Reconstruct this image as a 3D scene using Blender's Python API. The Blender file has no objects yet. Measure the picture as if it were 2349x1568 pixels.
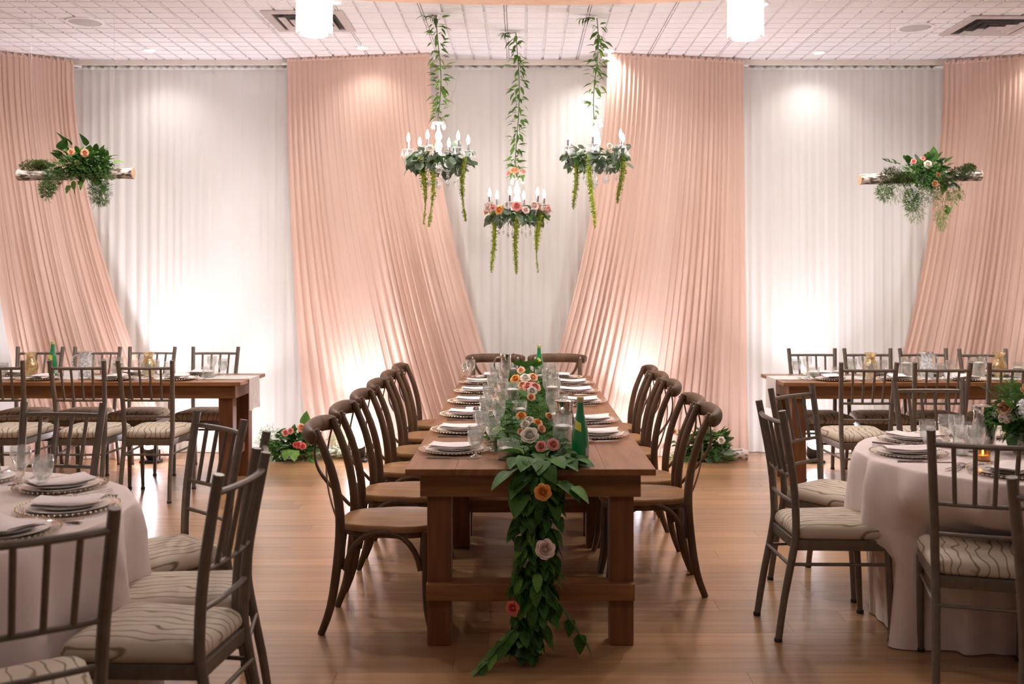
import bpy, math, random
from mathutils import Vector, Matrix
random.seed(7)
PI = math.pi
sc = bpy.context.scene
COL = sc.collection

# ---------------------------------------------------------------- camera
EYE = 1.53; FPX = 2349.0; CX = 1197.0; CY = 643.0        # focal length and principal point in pixels of the 2349x1568 frame
cam = bpy.data.cameras.new('camera'); camo = bpy.data.objects.new('camera', cam); COL.objects.link(camo)
camo.location = (0, 0, EYE); camo.rotation_euler = (PI/2, 0, 0)
cam.sensor_fit = 'HORIZONTAL'; cam.sensor_width = 36; cam.lens = 36
cam.shift_x = (2349/2 - CX)/2349; cam.shift_y = (CY - 1568/2)/2349
cam.dof.use_dof = True; cam.dof.focus_distance = 5.6; cam.dof.aperture_fstop = 3.2
cam.clip_start = 0.05
sc.camera = camo

# ---------------------------------------------------------------- light of the hall behind the camera, exposure
w = bpy.data.worlds.new('hall'); sc.world = w; w.use_nodes = True
w.node_tree.nodes['Background'].inputs[0].default_value = (1.0, 0.83, 0.70, 1)
w.node_tree.nodes['Background'].inputs[1].default_value = 0.10
vs = sc.view_settings
vs.view_transform = 'Standard'; vs.look = 'None'; vs.exposure = 0.70; vs.gamma = 1.0; vs.use_curve_mapping = False
sc.cycles.use_denoising = True
sc.cycles.use_adaptive_sampling = True; sc.cycles.adaptive_threshold = 0.11; sc.cycles.adaptive_min_samples = 12
sc.cycles.max_bounces = 5; sc.cycles.diffuse_bounces = 3; sc.cycles.glossy_bounces = 3
sc.cycles.transmission_bounces = 4; sc.cycles.transparent_max_bounces = 16
sc.cycles.caustics_reflective = False; sc.cycles.caustics_refractive = False
sc.cycles.sample_clamp_indirect = 4.0

POWER = dict(down=9.0, up=66.0, wash=62.0, pendant=12.0, bulb=40.0)
WARM = (1.0, 0.955, 0.925); COOL = (0.94, 0.90, 1.0)

# ---------------------------------------------------------------- helpers: places
def at(px, py, Y):
    return Vector(((px-CX)/FPX*Y, Y, EYE - (py-CY)/FPX*Y))
def on(px, py, z):
    Y = FPX*(EYE-z)/(py-CY)
    return Vector(((px-CX)/FPX*Y, Y, z))
def R(a): return math.radians(a)
def rnd(a, b): return random.uniform(a, b)
ORD = ['nearest', 'second nearest', 'third nearest', 'fourth nearest', 'fifth nearest', 'farthest']

# ---------------------------------------------------------------- helpers: meshes
class MB:
    def __init__(s): s.v = []; s.f = []; s.m = []
    def quad(s, a, b, c, d):
        n = len(s.v); s.v += [tuple(a), tuple(b), tuple(c), tuple(d)]; s.f.append((n, n+1, n+2, n+3)); return s
    def add(s, vs, fs, M=None):
        n = len(s.v)
        s.v += [tuple(M @ Vector(p)) for p in vs] if M else [tuple(p) for p in vs]
        s.f += [tuple(i+n for i in f) for f in fs]; return s
    def box(s, c, d, M=None, b=0.0):
        x, y, z = d[0]/2, d[1]/2, d[2]/2
        if b <= 0:
            vs = [(i*x, j*y, k*z) for k in (-1, 1) for j in (-1, 1) for i in (-1, 1)]
            fs = [(0, 2, 3, 1), (4, 5, 7, 6), (0, 1, 5, 4), (2, 6, 7, 3), (0, 4, 6, 2), (1, 3, 7, 5)]
        else:
            b = min(b, x*.9, y*.9, z*.9)
            vs = []; fs = []
            for k in (-1, 1):
                for j in (-1, 1):
                    for i in (-1, 1):
                        vs += [(i*x, j*(y-b), k*(z-b)), (i*(x-b), j*y, k*(z-b)), (i*(x-b), j*(y-b), k*z)]
            def q(i, j, k, a): return 3*((i > 0)+2*(j > 0)+4*(k > 0))+a
            for t in (-1, 1):
                fs.append(tuple(q(t, j, k, 0) for j, k in ((-1, -1), (1, -1), (1, 1), (-1, 1))))
                fs.append(tuple(q(i, t, k, 1) for i, k in ((-1, -1), (1, -1), (1, 1), (-1, 1))))
                fs.append(tuple(q(i, j, t, 2) for i, j in ((-1, -1), (1, -1), (1, 1), (-1, 1))))
                for u in (-1, 1):
                    fs.append((q(t, u, -1, 0), q(t, u, 1, 0), q(t, u, 1, 1), q(t, u, -1, 1)))
                    fs.append((q(t, -1, u, 0), q(t, 1, u, 0), q(t, 1, u, 2), q(t, -1, u, 2)))
                    fs.append((q(-1, t, u, 1), q(1, t, u, 1), q(1, t, u, 2), q(-1, t, u, 2)))
                    for k in (-1, 1): fs.append((q(t, u, k, 0), q(t, u, k, 1), q(t, u, k, 2)))
        T = Matrix.Translation(c)
        return s.add(vs, fs, (M @ T) if M else T)
    def tube(s, pts, rad, n=8, flat=1.0, cap=True, up=None, sub=1):
        pts = [Vector(p) for p in pts]
        rads = rad if isinstance(rad, (list, tuple)) else [rad]*len(pts)
        if sub > 1:                                   # Catmull-Rom through the given points
            P_, R_ = [], []
            for i in range(len(pts)-1):
                a, b, c, d = pts[max(0, i-1)], pts[i], pts[i+1], pts[min(len(pts)-1, i+2)]
                for k in range(sub):
                    t = k/sub
                    P_.append(.5*((2*b)+(c-a)*t+(2*a-5*b+4*c-d)*t*t+(3*b-a-3*c+d)*t**3)); R_.append(rads[i]+(rads[i+1]-rads[i])*t)
            pts, rads = P_+[pts[-1]], R_+[rads[-1]]
        base = len(s.v); prev = None
        for i, p in enumerate(pts):
            d = (pts[min(i+1, len(pts)-1)] - pts[max(i-1, 0)]).normalized()
            if prev is None:
                a = up.copy() if up else (Vector((0, 0, 1)) if abs(d.z) < .9 else Vector((1, 0, 0)))
            else: a = prev
            a = (a - d*a.dot(d)).normalized(); prev = a; b = d.cross(a)
            for k in range(n):
                t = 2*PI*k/n
                s.v.append(tuple(p + (a*math.cos(t)*flat + b*math.sin(t))*rads[i]))
        for i in range(len(pts)-1):
            for k in range(n):
                k2 = (k+1) % n
                s.f.append((base+i*n+k, base+i*n+k2, base+(i+1)*n+k2, base+(i+1)*n+k))
        if cap:
            s.f.append(tuple(base+k for k in reversed(range(n))))
            s.f.append(tuple(base+(len(pts)-1)*n+k for k in range(n)))
        return s
    def lathe(s, prof, n=20, c=(0, 0, 0), M=None):
        base = len(s.v); vs = []
        for r, z in prof:
            for k in range(n):
                t = 2*PI*k/n; vs.append(Vector((c[0]+r*math.cos(t), c[1]+r*math.sin(t), c[2]+z)))
        s.v += [tuple(M @ p) if M else tuple(p) for p in vs]
        for i in range(len(prof)-1):
            if prof[i][0] < 1e-6 and prof[i+1][0] < 1e-6: continue
            for k in range(n):
                k2 = (k+1) % n
                s.f.append((base+i*n+k, base+i*n+k2, base+(i+1)*n+k2, base+(i+1)*n+k))
        return s
    def slab(s, outline, layers, M=None):
        """outline: 2-D points; layers: (scale, z); first and last capped"""
        n = len(outline); cx = sum(p[0] for p in outline)/n; cy = sum(p[1] for p in outline)/n
        vs = [(cx+(x-cx)*k, cy+(y-cy)*k, z) for k, z in layers for x, y in outline]; fs = []
        for i in range(len(layers)-1):
            for k in range(n):
                k2 = (k+1) % n
                fs.append((i*n+k, i*n+k2, (i+1)*n+k2, (i+1)*n+k))
        fs.append(tuple(reversed(range(n)))); fs.append(tuple(range((len(layers)-1)*n, len(layers)*n)))
        return s.add(vs, fs, M)
    def grid(s, fn, nu, nv, closed=False):
        base = len(s.v); w = nu if closed else nu+1
        for j in range(nv+1):
            for i in range(w): s.v.append(tuple(fn(i/nu, j/nv)))
        for j in range(nv):
            for i in range(nu):
                i2 = (i+1) % w
                s.f.append((base+j*w+i, base+j*w+i2, base+(j+1)*w+i2, base+(j+1)*w+i))
        return s
    def mesh(s, name, mat, smooth=35):
        me = bpy.data.meshes.new(name); me.from_pydata(s.v, [], s.f); me.update()
        if mat: me.materials.append(mat)
        if smooth:
            me.polygons.foreach_set('use_smooth', [True]*len(me.polygons))
            me.set_sharp_from_angle(angle=R(smooth))
        return me
    def build(s, name, mat, parent=None, smooth=35):
        return put(name, s.mesh(name, mat, smooth), parent)
def put(name, me, parent=None, M=None):
    o = bpy.data.objects.new(name, me); COL.objects.link(o)
    if parent: o.parent = parent
    if M is not None: o.matrix_local = M
    return o
def tag(o, label=None, cat=None, group=None, kind=None):
    if label: o['label'] = label
    if cat: o['category'] = cat
    if group: o['group'] = group
    if kind: o['kind'] = kind
    return o
def thing(name, label, cat, loc=(0, 0, 0), rz=0.0, group=None):
    o = bpy.data.objects.new(name, None); COL.objects.link(o); o.empty_display_size = .05
    o.location = loc; o.rotation_euler = (0, 0, rz)
    return tag(o, label, cat, group)
def copy_tree(o, parent=None):
    c = o.copy(); COL.objects.link(c)
    if parent: c.parent = parent
    for ch in list(o.children): copy_tree(ch, c)
    return c
class Proto:
    """first use hands out the thing itself, later uses a copy with its parts"""
    def __init__(s, o): s.o = o; s.used = False
    def get(s, loc, rz, label, group=None):
        o = s.o if not s.used else copy_tree(s.o)
        if not s.used: s.used = True
        o.location = loc; o.rotation_euler = (0, 0, rz); o['label'] = label
        if group: o['group'] = group
        return o
def TRS(p, eul=(0, 0, 0), k=1.0):
    from mathutils import Euler
    kk = k if isinstance(k, (tuple, list)) else (k, k, k)
    return Matrix.Translation(p) @ Euler(eul).to_matrix().to_4x4() @ Matrix.Diagonal((*kk, 1))
def aim(p, d, roll=0.0, k=1.0):
    """frame at p whose +Y runs along d, +Z as far up as it goes, rolled about Y"""
    y = Vector(d).normalized(); z = Vector((0, 0, 1))
    if abs(y.z) > .97: z = Vector((0, -1, 0))
    x = y.cross(z).normalized(); z = x.cross(y)
    M = Matrix((x, y, z)).transposed().to_4x4()
    return Matrix.Translation(p) @ M @ Matrix.Rotation(roll, 4, 'Y') @ Matrix.Diagonal((k, k, k, 1))
def bez(a, b, c, d, n):
    a, b, c, d = map(Vector, (a, b, c, d)); out = []
    for i in range(n+1):
        t = i/n; u = 1-t
        out.append(a*u**3 + b*3*u*u*t + c*3*u*t*t + d*t**3)
    return out
def rounded(w0, w1, y0, y1, r, n=5):
    """rounded trapezoid: width w0 at y0, w1 at y1"""
    cs = [(-w0/2+r, y0+r, PI, 1.5*PI), (w0/2-r, y0+r, 1.5*PI, 2*PI), (w1/2-r, y1-r, 0, .5*PI), (-w1/2+r, y1-r, .5*PI, PI)]
    return [(x+r*math.cos(a+(b-a)*i/n), y+r*math.sin(a+(b-a)*i/n)) for x, y, a, b in cs for i in range(n+1)]

# ---------------------------------------------------------------- materials
def newmat(name):
    m = bpy.data.materials.new(name); m.use_nodes = True
    nt = m.node_tree; return m, nt, nt.nodes, nt.links, nt.nodes['Principled BSDF']
def noise_mix(nt, c0, c1, scale=8.0, detail=3.0, stretch=(1, 1, 1), lo=.35, hi=.65, rand=0.0):
    N, L = nt.nodes, nt.links
    tc = N.new('ShaderNodeTexCoord'); mp = N.new('ShaderNodeMapping'); mp.inputs['Scale'].default_value = stretch
    L.new(tc.outputs['Object'], mp.inputs['Vector'])
    vec = mp.outputs[0]
    oi = None
    if rand:
        oi = N.new('ShaderNodeObjectInfo'); ad = N.new('ShaderNodeVectorMath'); ad.operation = 'ADD'
        ml = N.new('ShaderNodeMath'); ml.operation = 'MULTIPLY'; ml.inputs[1].default_value = 37.0
        L.new(oi.outputs['Random'], ml.inputs[0]); L.new(vec, ad.inputs[0]); L.new(ml.outputs[0], ad.inputs[1]); vec = ad.outputs[0]
    no = N.new('ShaderNodeTexNoise'); no.inputs['Scale'].default_value = scale; no.inputs['Detail'].default_value = detail
    L.new(vec, no.inputs['Vector'])
    rp = N.new('ShaderNodeValToRGB'); rp.color_ramp.elements[0].position = lo; rp.color_ramp.elements[1].position = hi
    rp.color_ramp.elements[0].color = (*c0, 1); rp.color_ramp.elements[1].color = (*c1, 1)
    L.new(no.outputs['Fac'], rp.inputs[0])
    out = rp.outputs[0]
    if rand:
        hs = N.new('ShaderNodeHueSaturation'); mr = N.new('ShaderNodeMapRange')
        mr.inputs['To Min'].default_value = 1-rand; mr.inputs['To Max'].default_value = 1+rand
        L.new(oi.outputs['Random'], mr.inputs['Value']); L.new(mr.outputs[0], hs.inputs['Value']); L.new(out, hs.inputs['Color']); out = hs.outputs[0]
    return out, no.outputs['Fac']
def bump(nt, b, src, strength, dist=.002):
    n = nt.nodes.new('ShaderNodeBump'); n.inputs['Strength'].default_value = strength; n.inputs['Distance'].default_value = dist
    nt.links.new(src, n.inputs['Height']); nt.links.new(n.outputs[0], b.inputs['Normal'])
def solid(name, c, rough=.5, metal=0.0, c2=None, scale=12, stretch=(1, 1, 1), bmp=0.0, rand=0.0, lo=.35, hi=.65, spec=.5, sss=0.0, coat=0.0):
    m, nt, N, L, b = newmat(name)
    c2 = c2 or tuple(min(1, x*1.12) for x in c)
    out, fac = noise_mix(nt, c, c2, scale, 3, stretch, lo, hi, rand)
    L.new(out, b.inputs['Base Color'])
    b.inputs['Roughness'].default_value = rough; b.inputs['Metallic'].default_value = metal
    b.inputs['Specular IOR Level'].default_value = spec; b.inputs['Coat Weight'].default_value = coat; b.inputs['Coat Roughness'].default_value = .22
    if sss: b.inputs['Subsurface Weight'].default_value = sss; b.inputs['Subsurface Radius'].default_value = (.02, .01, .006)
    if bmp: bump(nt, b, fac, bmp)
    return m
def cloth(name, c, c2, trans=.35, scale=260, weave=.25, big=3.0):
    m, nt, N, L, b = newmat(name)
    out, fac = noise_mix(nt, c, c2, big, 2, (1, 1, .3))
    N.remove(b)
    d = N.new('ShaderNodeBsdfDiffuse'); t = N.new('ShaderNodeBsdfTranslucent'); mx = N.new('ShaderNodeMixShader')
    mx.inputs[0].default_value = trans
    L.new(out, d.inputs['Color']); L.new(out, t.inputs['Color'])
    L.new(d.outputs[0], mx.inputs[1]); L.new(t.outputs[0], mx.inputs[2])
    L.new(mx.outputs[0], N['Material Output'].inputs['Surface'])
    tc = N.new('ShaderNodeTexCoord'); no = N.new('ShaderNodeTexNoise'); no.inputs['Scale'].default_value = scale
    L.new(tc.outputs['Object'], no.inputs['Vector'])
    bp = N.new('ShaderNodeBump'); bp.inputs['Strength'].default_value = weave; bp.inputs['Distance'].default_value = .001
    L.new(no.outputs['Fac'], bp.inputs['Height']); L.new(bp.outputs[0], d.inputs['Normal'])
    return m
def glassy(name, tint=(1, 1, 1), base=.10, rough=.03, edge=.55, gloss=(1, 1, 1), metal_noise=None, pale_refraction=0.0):
    m, nt, N, L, b = newmat(name); N.remove(b)
    tr = N.new('ShaderNodeBsdfTransparent'); tr.inputs[0].default_value = (*tint, 1)
    gl = N.new('ShaderNodeBsdfGlossy'); gl.inputs['Roughness'].default_value = rough; gl.inputs['Color'].default_value = (*gloss, 1)
    lw = N.new('ShaderNodeLayerWeight'); lw.inputs['Blend'].default_value = .35
    mr = N.new('ShaderNodeMapRange'); mr.inputs['To Min'].default_value = base; mr.inputs['To Max'].default_value = edge
    L.new(lw.outputs['Facing'], mr.inputs['Value'])
    fac = mr.outputs[0]
    if metal_noise:
        tc = N.new('ShaderNodeTexCoord'); no = N.new('ShaderNodeTexNoise'); no.inputs['Scale'].default_value = metal_noise; no.inputs['Detail'].default_value = 4
        L.new(tc.outputs['Object'], no.inputs['Vector'])
        ad = N.new('ShaderNodeMath'); ad.operation = 'MULTIPLY_ADD'; ad.inputs[1].default_value = 1.3; ad.inputs[2].default_value = -.35; ad.use_clamp = True
        L.new(no.outputs['Fac'], ad.inputs[0])
        mm = N.new('ShaderNodeMath'); mm.operation = 'MAXIMUM'; L.new(fac, mm.inputs[0]); L.new(ad.outputs[0], mm.inputs[1]); fac = mm.outputs[0]
    mx = N.new('ShaderNodeMixShader'); L.new(fac, mx.inputs[0])
    L.new(tr.outputs[0], mx.inputs[1]); L.new(gl.outputs[0], mx.inputs[2])
    if pale_refraction:  # pale translucent share stands in for drape light refracted through the glass
        tl = N.new('ShaderNodeBsdfTranslucent'); tl.inputs[0].default_value = (.95, .95, .93, 1); m2 = N.new('ShaderNodeMixShader'); m2.inputs[0].default_value = pale_refraction
        L.new(mx.outputs[0], m2.inputs[1]); L.new(tl.outputs[0], m2.inputs[2]); mx = m2
    L.new(mx.outputs[0], N['Material Output'].inputs['Surface'])
    return m
def crystal_mat():
    m, nt, N, L, b = newmat('crystal')
    b.inputs['Base Color'].default_value = (.92, .90, .90, 1); b.inputs['Roughness'].default_value = .08; b.inputs['Coat Weight'].default_value = .5  # whitened base stands in for the overexposed sparkle of the crystals
    tr = N.new('ShaderNodeBsdfTransparent'); mx = N.new('ShaderNodeMixShader'); mx.inputs[0].default_value = .55
    no = N.new('ShaderNodeTexNoise'); no.inputs['Scale'].default_value = 60; tc = N.new('ShaderNodeTexCoord'); L.new(tc.outputs['Object'], no.inputs['Vector'])
    mr = N.new('ShaderNodeMapRange'); mr.inputs['From Min'].default_value = .4; mr.inputs['From Max'].default_value = .6; mr.inputs['To Min'].default_value = .30; mr.inputs['To Max'].default_value = .85
    L.new(no.outputs['Fac'], mr.inputs['Value']); L.new(mr.outputs[0], mx.inputs[0])
    L.new(tr.outputs[0], mx.inputs[1]); L.new(b.outputs[0], mx.inputs[2]); L.new(mx.outputs[0], N['Material Output'].inputs['Surface'])
    return m
def emis(name, c, s):
    m, nt, N, L, b = newmat(name)
    b.inputs['Base Color'].default_value = (*c, 1); b.inputs['Emission Color'].default_value = (*c, 1); b.inputs['Emission Strength'].default_value = s
    return m
def leafmat(name, c, c2, rough=.55):
    m, nt, N, L, b = newmat(name)
    out, fac = noise_mix(nt, c, c2, 14, 2, (1, 1, 1), .3, .7, .28)
    L.new(out, b.inputs['Base Color']); b.inputs['Roughness'].default_value = rough; b.inputs['Specular IOR Level'].default_value = .22
    t = N.new('ShaderNodeBsdfTranslucent'); L.new(out, t.inputs['Color'])
    mx = N.new('ShaderNodeMixShader'); mx.inputs[0].default_value = .25
    L.new(b.outputs[0], mx.inputs[1]); L.new(t.outputs[0], mx.inputs[2]); L.new(mx.outputs[0], N['Material Output'].inputs['Surface'])
    return m
M = {}
M['drape_white'] = cloth('sheer_white_cloth', (.92, .885, .84), (.95, .925, .89), .22)
M['drape_pink'] = cloth('blush_cloth', (.80, .555, .45), (.84, .60, .495), .28)
M['linen'] = cloth('mauve_linen', (.82, .68, .635), (.86, .72, .675), .06, 320, .35, 5)
M['napkin'] = cloth('napkin_cloth', (.90, .785, .755), (.93, .83, .80), .10, 300, .3, 8)
M['lace'] = cloth('lace_cloth', (.86, .82, .78), (.72, .67, .62), .20, 140, .9, 40)
M['plank'] = solid('oak_floor_plank', (.285, .146, .062), .28, 0, (.42, .235, .115), 2.6, (.4, 12, 12), .05, .15, .25, .75, .3, coat=.40)
M['floor_far'] = solid('oak_floor', (.285, .146, .062), .28, 0, (.42, .235, .115), 2.2, (.5, 9, 9), .1)
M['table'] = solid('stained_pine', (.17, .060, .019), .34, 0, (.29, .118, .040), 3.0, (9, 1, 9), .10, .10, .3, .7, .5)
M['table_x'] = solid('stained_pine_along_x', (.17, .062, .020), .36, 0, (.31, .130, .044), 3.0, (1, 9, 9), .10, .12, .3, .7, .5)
M['table_z_shaded'] = solid('stained_pine_upright_shaded', (.125, .041, .015), .42, 0, (.21, .078, .028), 3.0, (9, 9, 1), .10, .10, .3, .7, .4)  # same pine as the tops, darkened for the shade on the legs
M['chairwood'] = solid('weathered_walnut', (.080, .038, .019), .5, 0, (.150, .080, .040), 5.0, (6, 6, 1.2), .15, .12, .3, .7, .4)
M['seatwood'] = solid('rattan_brown_seat', (.26, .120, .040), .45, 0, (.38, .195, .075), 4.0, (7, 1.2, 7), .15, .10, .3, .7, .45)
M['taupe'] = solid('taupe_metal', (.150, .118, .092), .42, .35, (.18, .143, .113), 30, (1, 1, 1), .03, .05)
M['rubber'] = solid('dark_rubber', (.03, .027, .025), .7)
M['wall'] = solid('cream_plaster', (.78, .70, .62), .8, 0, (.82, .74, .67), 4)
M['tile'] = solid('ceiling_tile', (.87, .82, .815), .85, 0, (.90, .85, .845), 40, (1, 1, 1), .2, .02)
M['gridbar'] = solid('ceiling_bar', (.82, .76, .755), .7)
M['peach'] = solid('peach_paint', (.86, .56, .40), .7)
M['vent'] = solid('vent_enamel', (.55, .47, .44), .5); M['ventdark'] = solid('vent_hollow', (.05, .04, .035), .8)
M['grille'] = solid('speaker_grille', (.52, .46, .45), .7, 0, (.58, .52, .51), 300)
M['whitepaint'] = solid('white_enamel', (.85, .82, .80), .5)
M['silver'] = solid('cutlery_steel', (.55, .50, .47), .22, 1.0)
M['chrome'] = solid('polished_chrome', (.62, .58, .56), .10, 1.0)
M['greymetal'] = solid('candle_sleeve_metal', (.25, .21, .23), .3, .8)
M['gold'] = solid('gold_bead', (.60, .47, .30), .35, .8, (.75, .60, .40), 90)
M['china'] = solid('china', (.82, .73, .67), .22, 0, (.86, .77, .71), 5, coat=.3)
M['wax'] = solid('candle_wax', (.86, .80, .74), .5, 0, (.9, .85, .8), 6, sss=.2)
M['card'] = solid('white_card', (.86, .82, .80), .7)
M['glass'] = glassy('clear_glass', (.98, .985, .98), .07, .03, .60, pale_refraction=.05)
M['water'] = glassy('water', (.93, .95, .94), .08, .02, .40, pale_refraction=.16)
M['crystal'] = crystal_mat()
M['charger'] = glassy('charger_glass', (.96, .93, .92), .14, .06, .55)
M['mercury'] = glassy('gold_mercury_glass', (.96, .87, .66), .20, .14, .6, (.98, .87, .64), 34, pale_refraction=.12)
M['amber'] = glassy('amber_glass', (.95, .66, .34), .12, .1, .5, (1, .8, .5))
M['bottle'] = solid('green_bottle_glass', (.004, .20, .058), .08, 0, (.010, .27, .085), 4, spec=.7, coat=.5)
M['bottle_hi'] = M['bottle']
M['yellow'] = solid('yellow_label', (.75, .68, .06), .5, 0, (.8, .74, .16), 40); M['greycap'] = solid('pale_label', (.45, .47, .45), .5)
M['capgold'] = solid('bottle_cap', (.52, .48, .22), .4, .3)
M['bulb'] = emis('lit_bulb', (1.0, .95, .92), POWER['bulb'])
M['opal'] = emis('lit_opal', (1.0, .94, .93), POWER['pendant'])
M['lens'] = emis('lit_lens', (1.0, .95, .93), 18.0)
M['flame'] = emis('flame', (1.0, .62, .25), 14.0)
M['uplens'] = emis('lit_floor_lens', COOL, 30.0)
M['black'] = solid('black_metal', (.02, .02, .022), .4)
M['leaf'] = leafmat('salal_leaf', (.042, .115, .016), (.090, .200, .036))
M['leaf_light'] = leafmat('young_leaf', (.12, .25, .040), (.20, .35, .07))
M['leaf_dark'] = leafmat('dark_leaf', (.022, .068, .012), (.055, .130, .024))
M['smilax'] = leafmat('smilax_leaf', (.085, .165, .024), (.15, .26, .05))
M['euc'] = leafmat('eucalyptus_leaf', (.11, .155, .10), (.20, .25, .17), .6)
M['fern'] = leafmat('asparagus_fern', (.055, .16, .030), (.13, .27, .06), .6)
M['fern_pale'] = leafmat('pale_fern', (.17, .27, .07), (.28, .38, .12), .6)
M['amaranth'] = leafmat('amaranthus', (.27, .33, .035), (.42, .48, .07), .7)
M['moss'] = leafmat('moss', (.035, .055, .014), (.085, .115, .03), .9)
M['stem'] = solid('green_stem', (.07, .13, .04), .6); M['twig'] = solid('brown_stem', (.12, .08, .05), .7)
for nm, c, c2 in (('rose_peach', (.86, .40, .20), (.92, .54, .33)), ('rose_pink', (.84, .27, .22), (.90, .44, .38)),
                  ('rose_white', (.80, .70, .58), (.88, .80, .70)), ('rose_orange', (.85, .30, .06), (.92, .46, .14)),
                  ('rose_coral', (.72, .10, .08), (.82, .20, .15)), ('rose_blush', (.86, .60, .54), (.92, .72, .66)),
                  ('bloom_white', (.80, .79, .80), (.9, .9, .9))):
    M[nm] = solid(nm, c, .6, 0, c2, 25, sss=.15)
def birch():
    m, nt, N, L, b = newmat('birch_bark')
    out, fac = noise_mix(nt, (.10, .07, .05), (.72, .62, .55), 11, 6, (1.6, 5, 5), .42, .52)
    L.new(out, b.inputs['Base Color']); b.inputs['Roughness'].default_value = .75; bump(nt, b, fac, .4, .004); return m
M['birch'] = birch(); M['cut'] = solid('cut_wood', (.62, .40, .24), .7, 0, (.70, .48, .30), 20)
def cushion():
    m, nt, N, L, b = newmat('wave_stripe_fabric')
    tc = N.new('ShaderNodeTexCoord'); wv = N.new('ShaderNodeTexWave'); wv.bands_direction = 'X'; wv.wave_profile = 'SIN'
    wv.inputs['Scale'].default_value = 8.0; wv.inputs['Distortion'].default_value = 8.0; wv.inputs['Detail'].default_value = 1.0; wv.inputs['Detail Scale'].default_value = 1.4
    mp = N.new('ShaderNodeMapping'); mp.inputs['Scale'].default_value = (1, .55, 1)
    L.new(tc.outputs['Object'], mp.inputs[0]); L.new(mp.outputs[0], wv.inputs['Vector'])
    rp = N.new('ShaderNodeValToRGB'); e = rp.color_ramp.elements
    e[0].position = .0; e[0].color = (.185, .130, .070, 1); e[1].position = .13; e[1].color = (.54, .44, .34, 1)
    L.new(wv.outputs['Fac'], rp.inputs[0]); L.new(rp.outputs[0], b.inputs['Base Color']); b.inputs['Roughness'].default_value = .8
    no = N.new('ShaderNodeTexNoise'); no.inputs['Scale'].default_value = 300; bump(nt, b, no.outputs['Fac'], .3, .001); return m
M['cushion'] = cushion()
# ---------------------------------------------------------------- the room
CEIL = 3.494
def struct(name, mb, mat, smooth=None): return tag(mb.build(name, mat, None, smooth), kind='structure')
floor = struct('floor', MB().box((0, -.3, -.11), (13, 7.4, .22)).box((0, 6.5, -.12), (13, 6.2, .216)), M['floor_far'])
plank_cache = {}
def plank_mesh(L):
    k = round(L, 2)
    if k not in plank_cache: plank_cache[k] = MB().box((0, 0, -.006), (k-.0012, .1490, .012)).mesh('plank', M['plank'], None)
    return plank_cache[k]
prand = random.Random(3)
Y0 = 3.40
for r in range(40):
    y = Y0+.075+.15*r
    if y > 9.34: break
    half = y*.52+.35
    x = -half - prand.uniform(0, 1.2)
    left = round(6.5+x, 2)
    if left > .1: put('plank', plank_mesh(left), floor, TRS((-6.5+left/2, y, 0)))
    while x < half:
        L = prand.choice((1.2, 1.3, 1.45, 1.6, 1.75, 1.9))
        put('plank', plank_mesh(L), floor, TRS((x+L/2, y, 0))); x += L
    rest = round(6.5-x, 2)
    if rest > .1: put('plank', plank_mesh(rest), floor, TRS((6.5-rest/2, y, 0)))
struct('wall_back', MB().box((0, 9.37, 1.75), (13.2, .2, 3.5)), M['wall'])
struct('wall_left', MB().box((-6.6, 2.6, 1.75), (.2, 13.4, 3.5)), M['wall'])
struct('wall_right', MB().box((6.6, 2.6, 1.75), (.2, 13.4, 3.5)), M['wall'])
ceiling = struct('ceiling', MB().box((0, 2.7, CEIL+.11), (13.4, 13.5, .2)).box((0, 1.2, CEIL+.005), (13.2, 10.4, .01)), M['tile'])
def tile_mesh():
    b = MB(); n = 4; S = .606; p = S/n
    b.box((0, 0, .018), (S, S, .004))
    for i in range(n):
        for j in range(n):
            cx, cy = -S/2+p*(i+.5), -S/2+p*(j+.5); h = p/2-.007
            vs = [(cx-h+.004, cy-h+.004, 0), (cx+h-.004, cy-h+.004, 0), (cx+h-.004, cy+h-.004, 0), (cx-h+.004, cy+h-.004, 0),
                  (cx-h, cy-h, .016), (cx+h, cy-h, .016), (cx+h, cy+h, .016), (cx-h, cy+h, .016)]
            b.add(vs, [(3, 2, 1, 0), (0, 1, 5, 4), (1, 2, 6, 5), (2, 3, 7, 6), (3, 0, 4, 7)])
    return b.mesh('ceiling_tile', M['tile'], None)
tm = tile_mesh()
for i in range(-9, 9):
    for j in range(5):
        put('ceiling_tile', tm, ceiling, TRS((i*.61+.305-.12, 6.4+.61*(j+.5)-.12, CEIL-.006)))
for i in range(-9, 10): MB().box((i*.61-.12, 7.81, CEIL-.0025), (.010, 3.05, .008)).build('grid_bar', M['gridbar'], ceiling, None)
for j in range(6): MB().box((-.12, 6.28+.61*j, CEIL-.0035), (11.0, .012, .006)).build('grid_bar', M['gridbar'], ceiling, None)
def soffit(u, v):
    x = -1.75+3.7*u; k = 1-((u-.5)*2)**2
    return (x, 6.35+.62*v+.02*k, CEIL-.012-.075*k)
sb = MB().grid(soffit, 24, 3); n = len(sb.v)
sb.grid(lambda u, v: (-1.75+3.7*u, 6.97+.02*(1-((u-.5)*2)**2), CEIL-.012-(.075*(1-((u-.5)*2)**2))*(1-v)), 24, 1)
sb.grid(lambda u, v: (-1.75+3.7*u, 6.35, CEIL-.012-(.075*(1-((u-.5)*2)**2))*v), 24, 1)
struct('trim_1', sb, M['peach'])
struct('trim_2', MB().box((0, 9.085, 3.463), (13, .016, .050), b=.003), M['wall'])
struct('baseboard_back', MB().box((0, 9.26, .05), (13, .02, .10)), M['whitepaint'])

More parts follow.
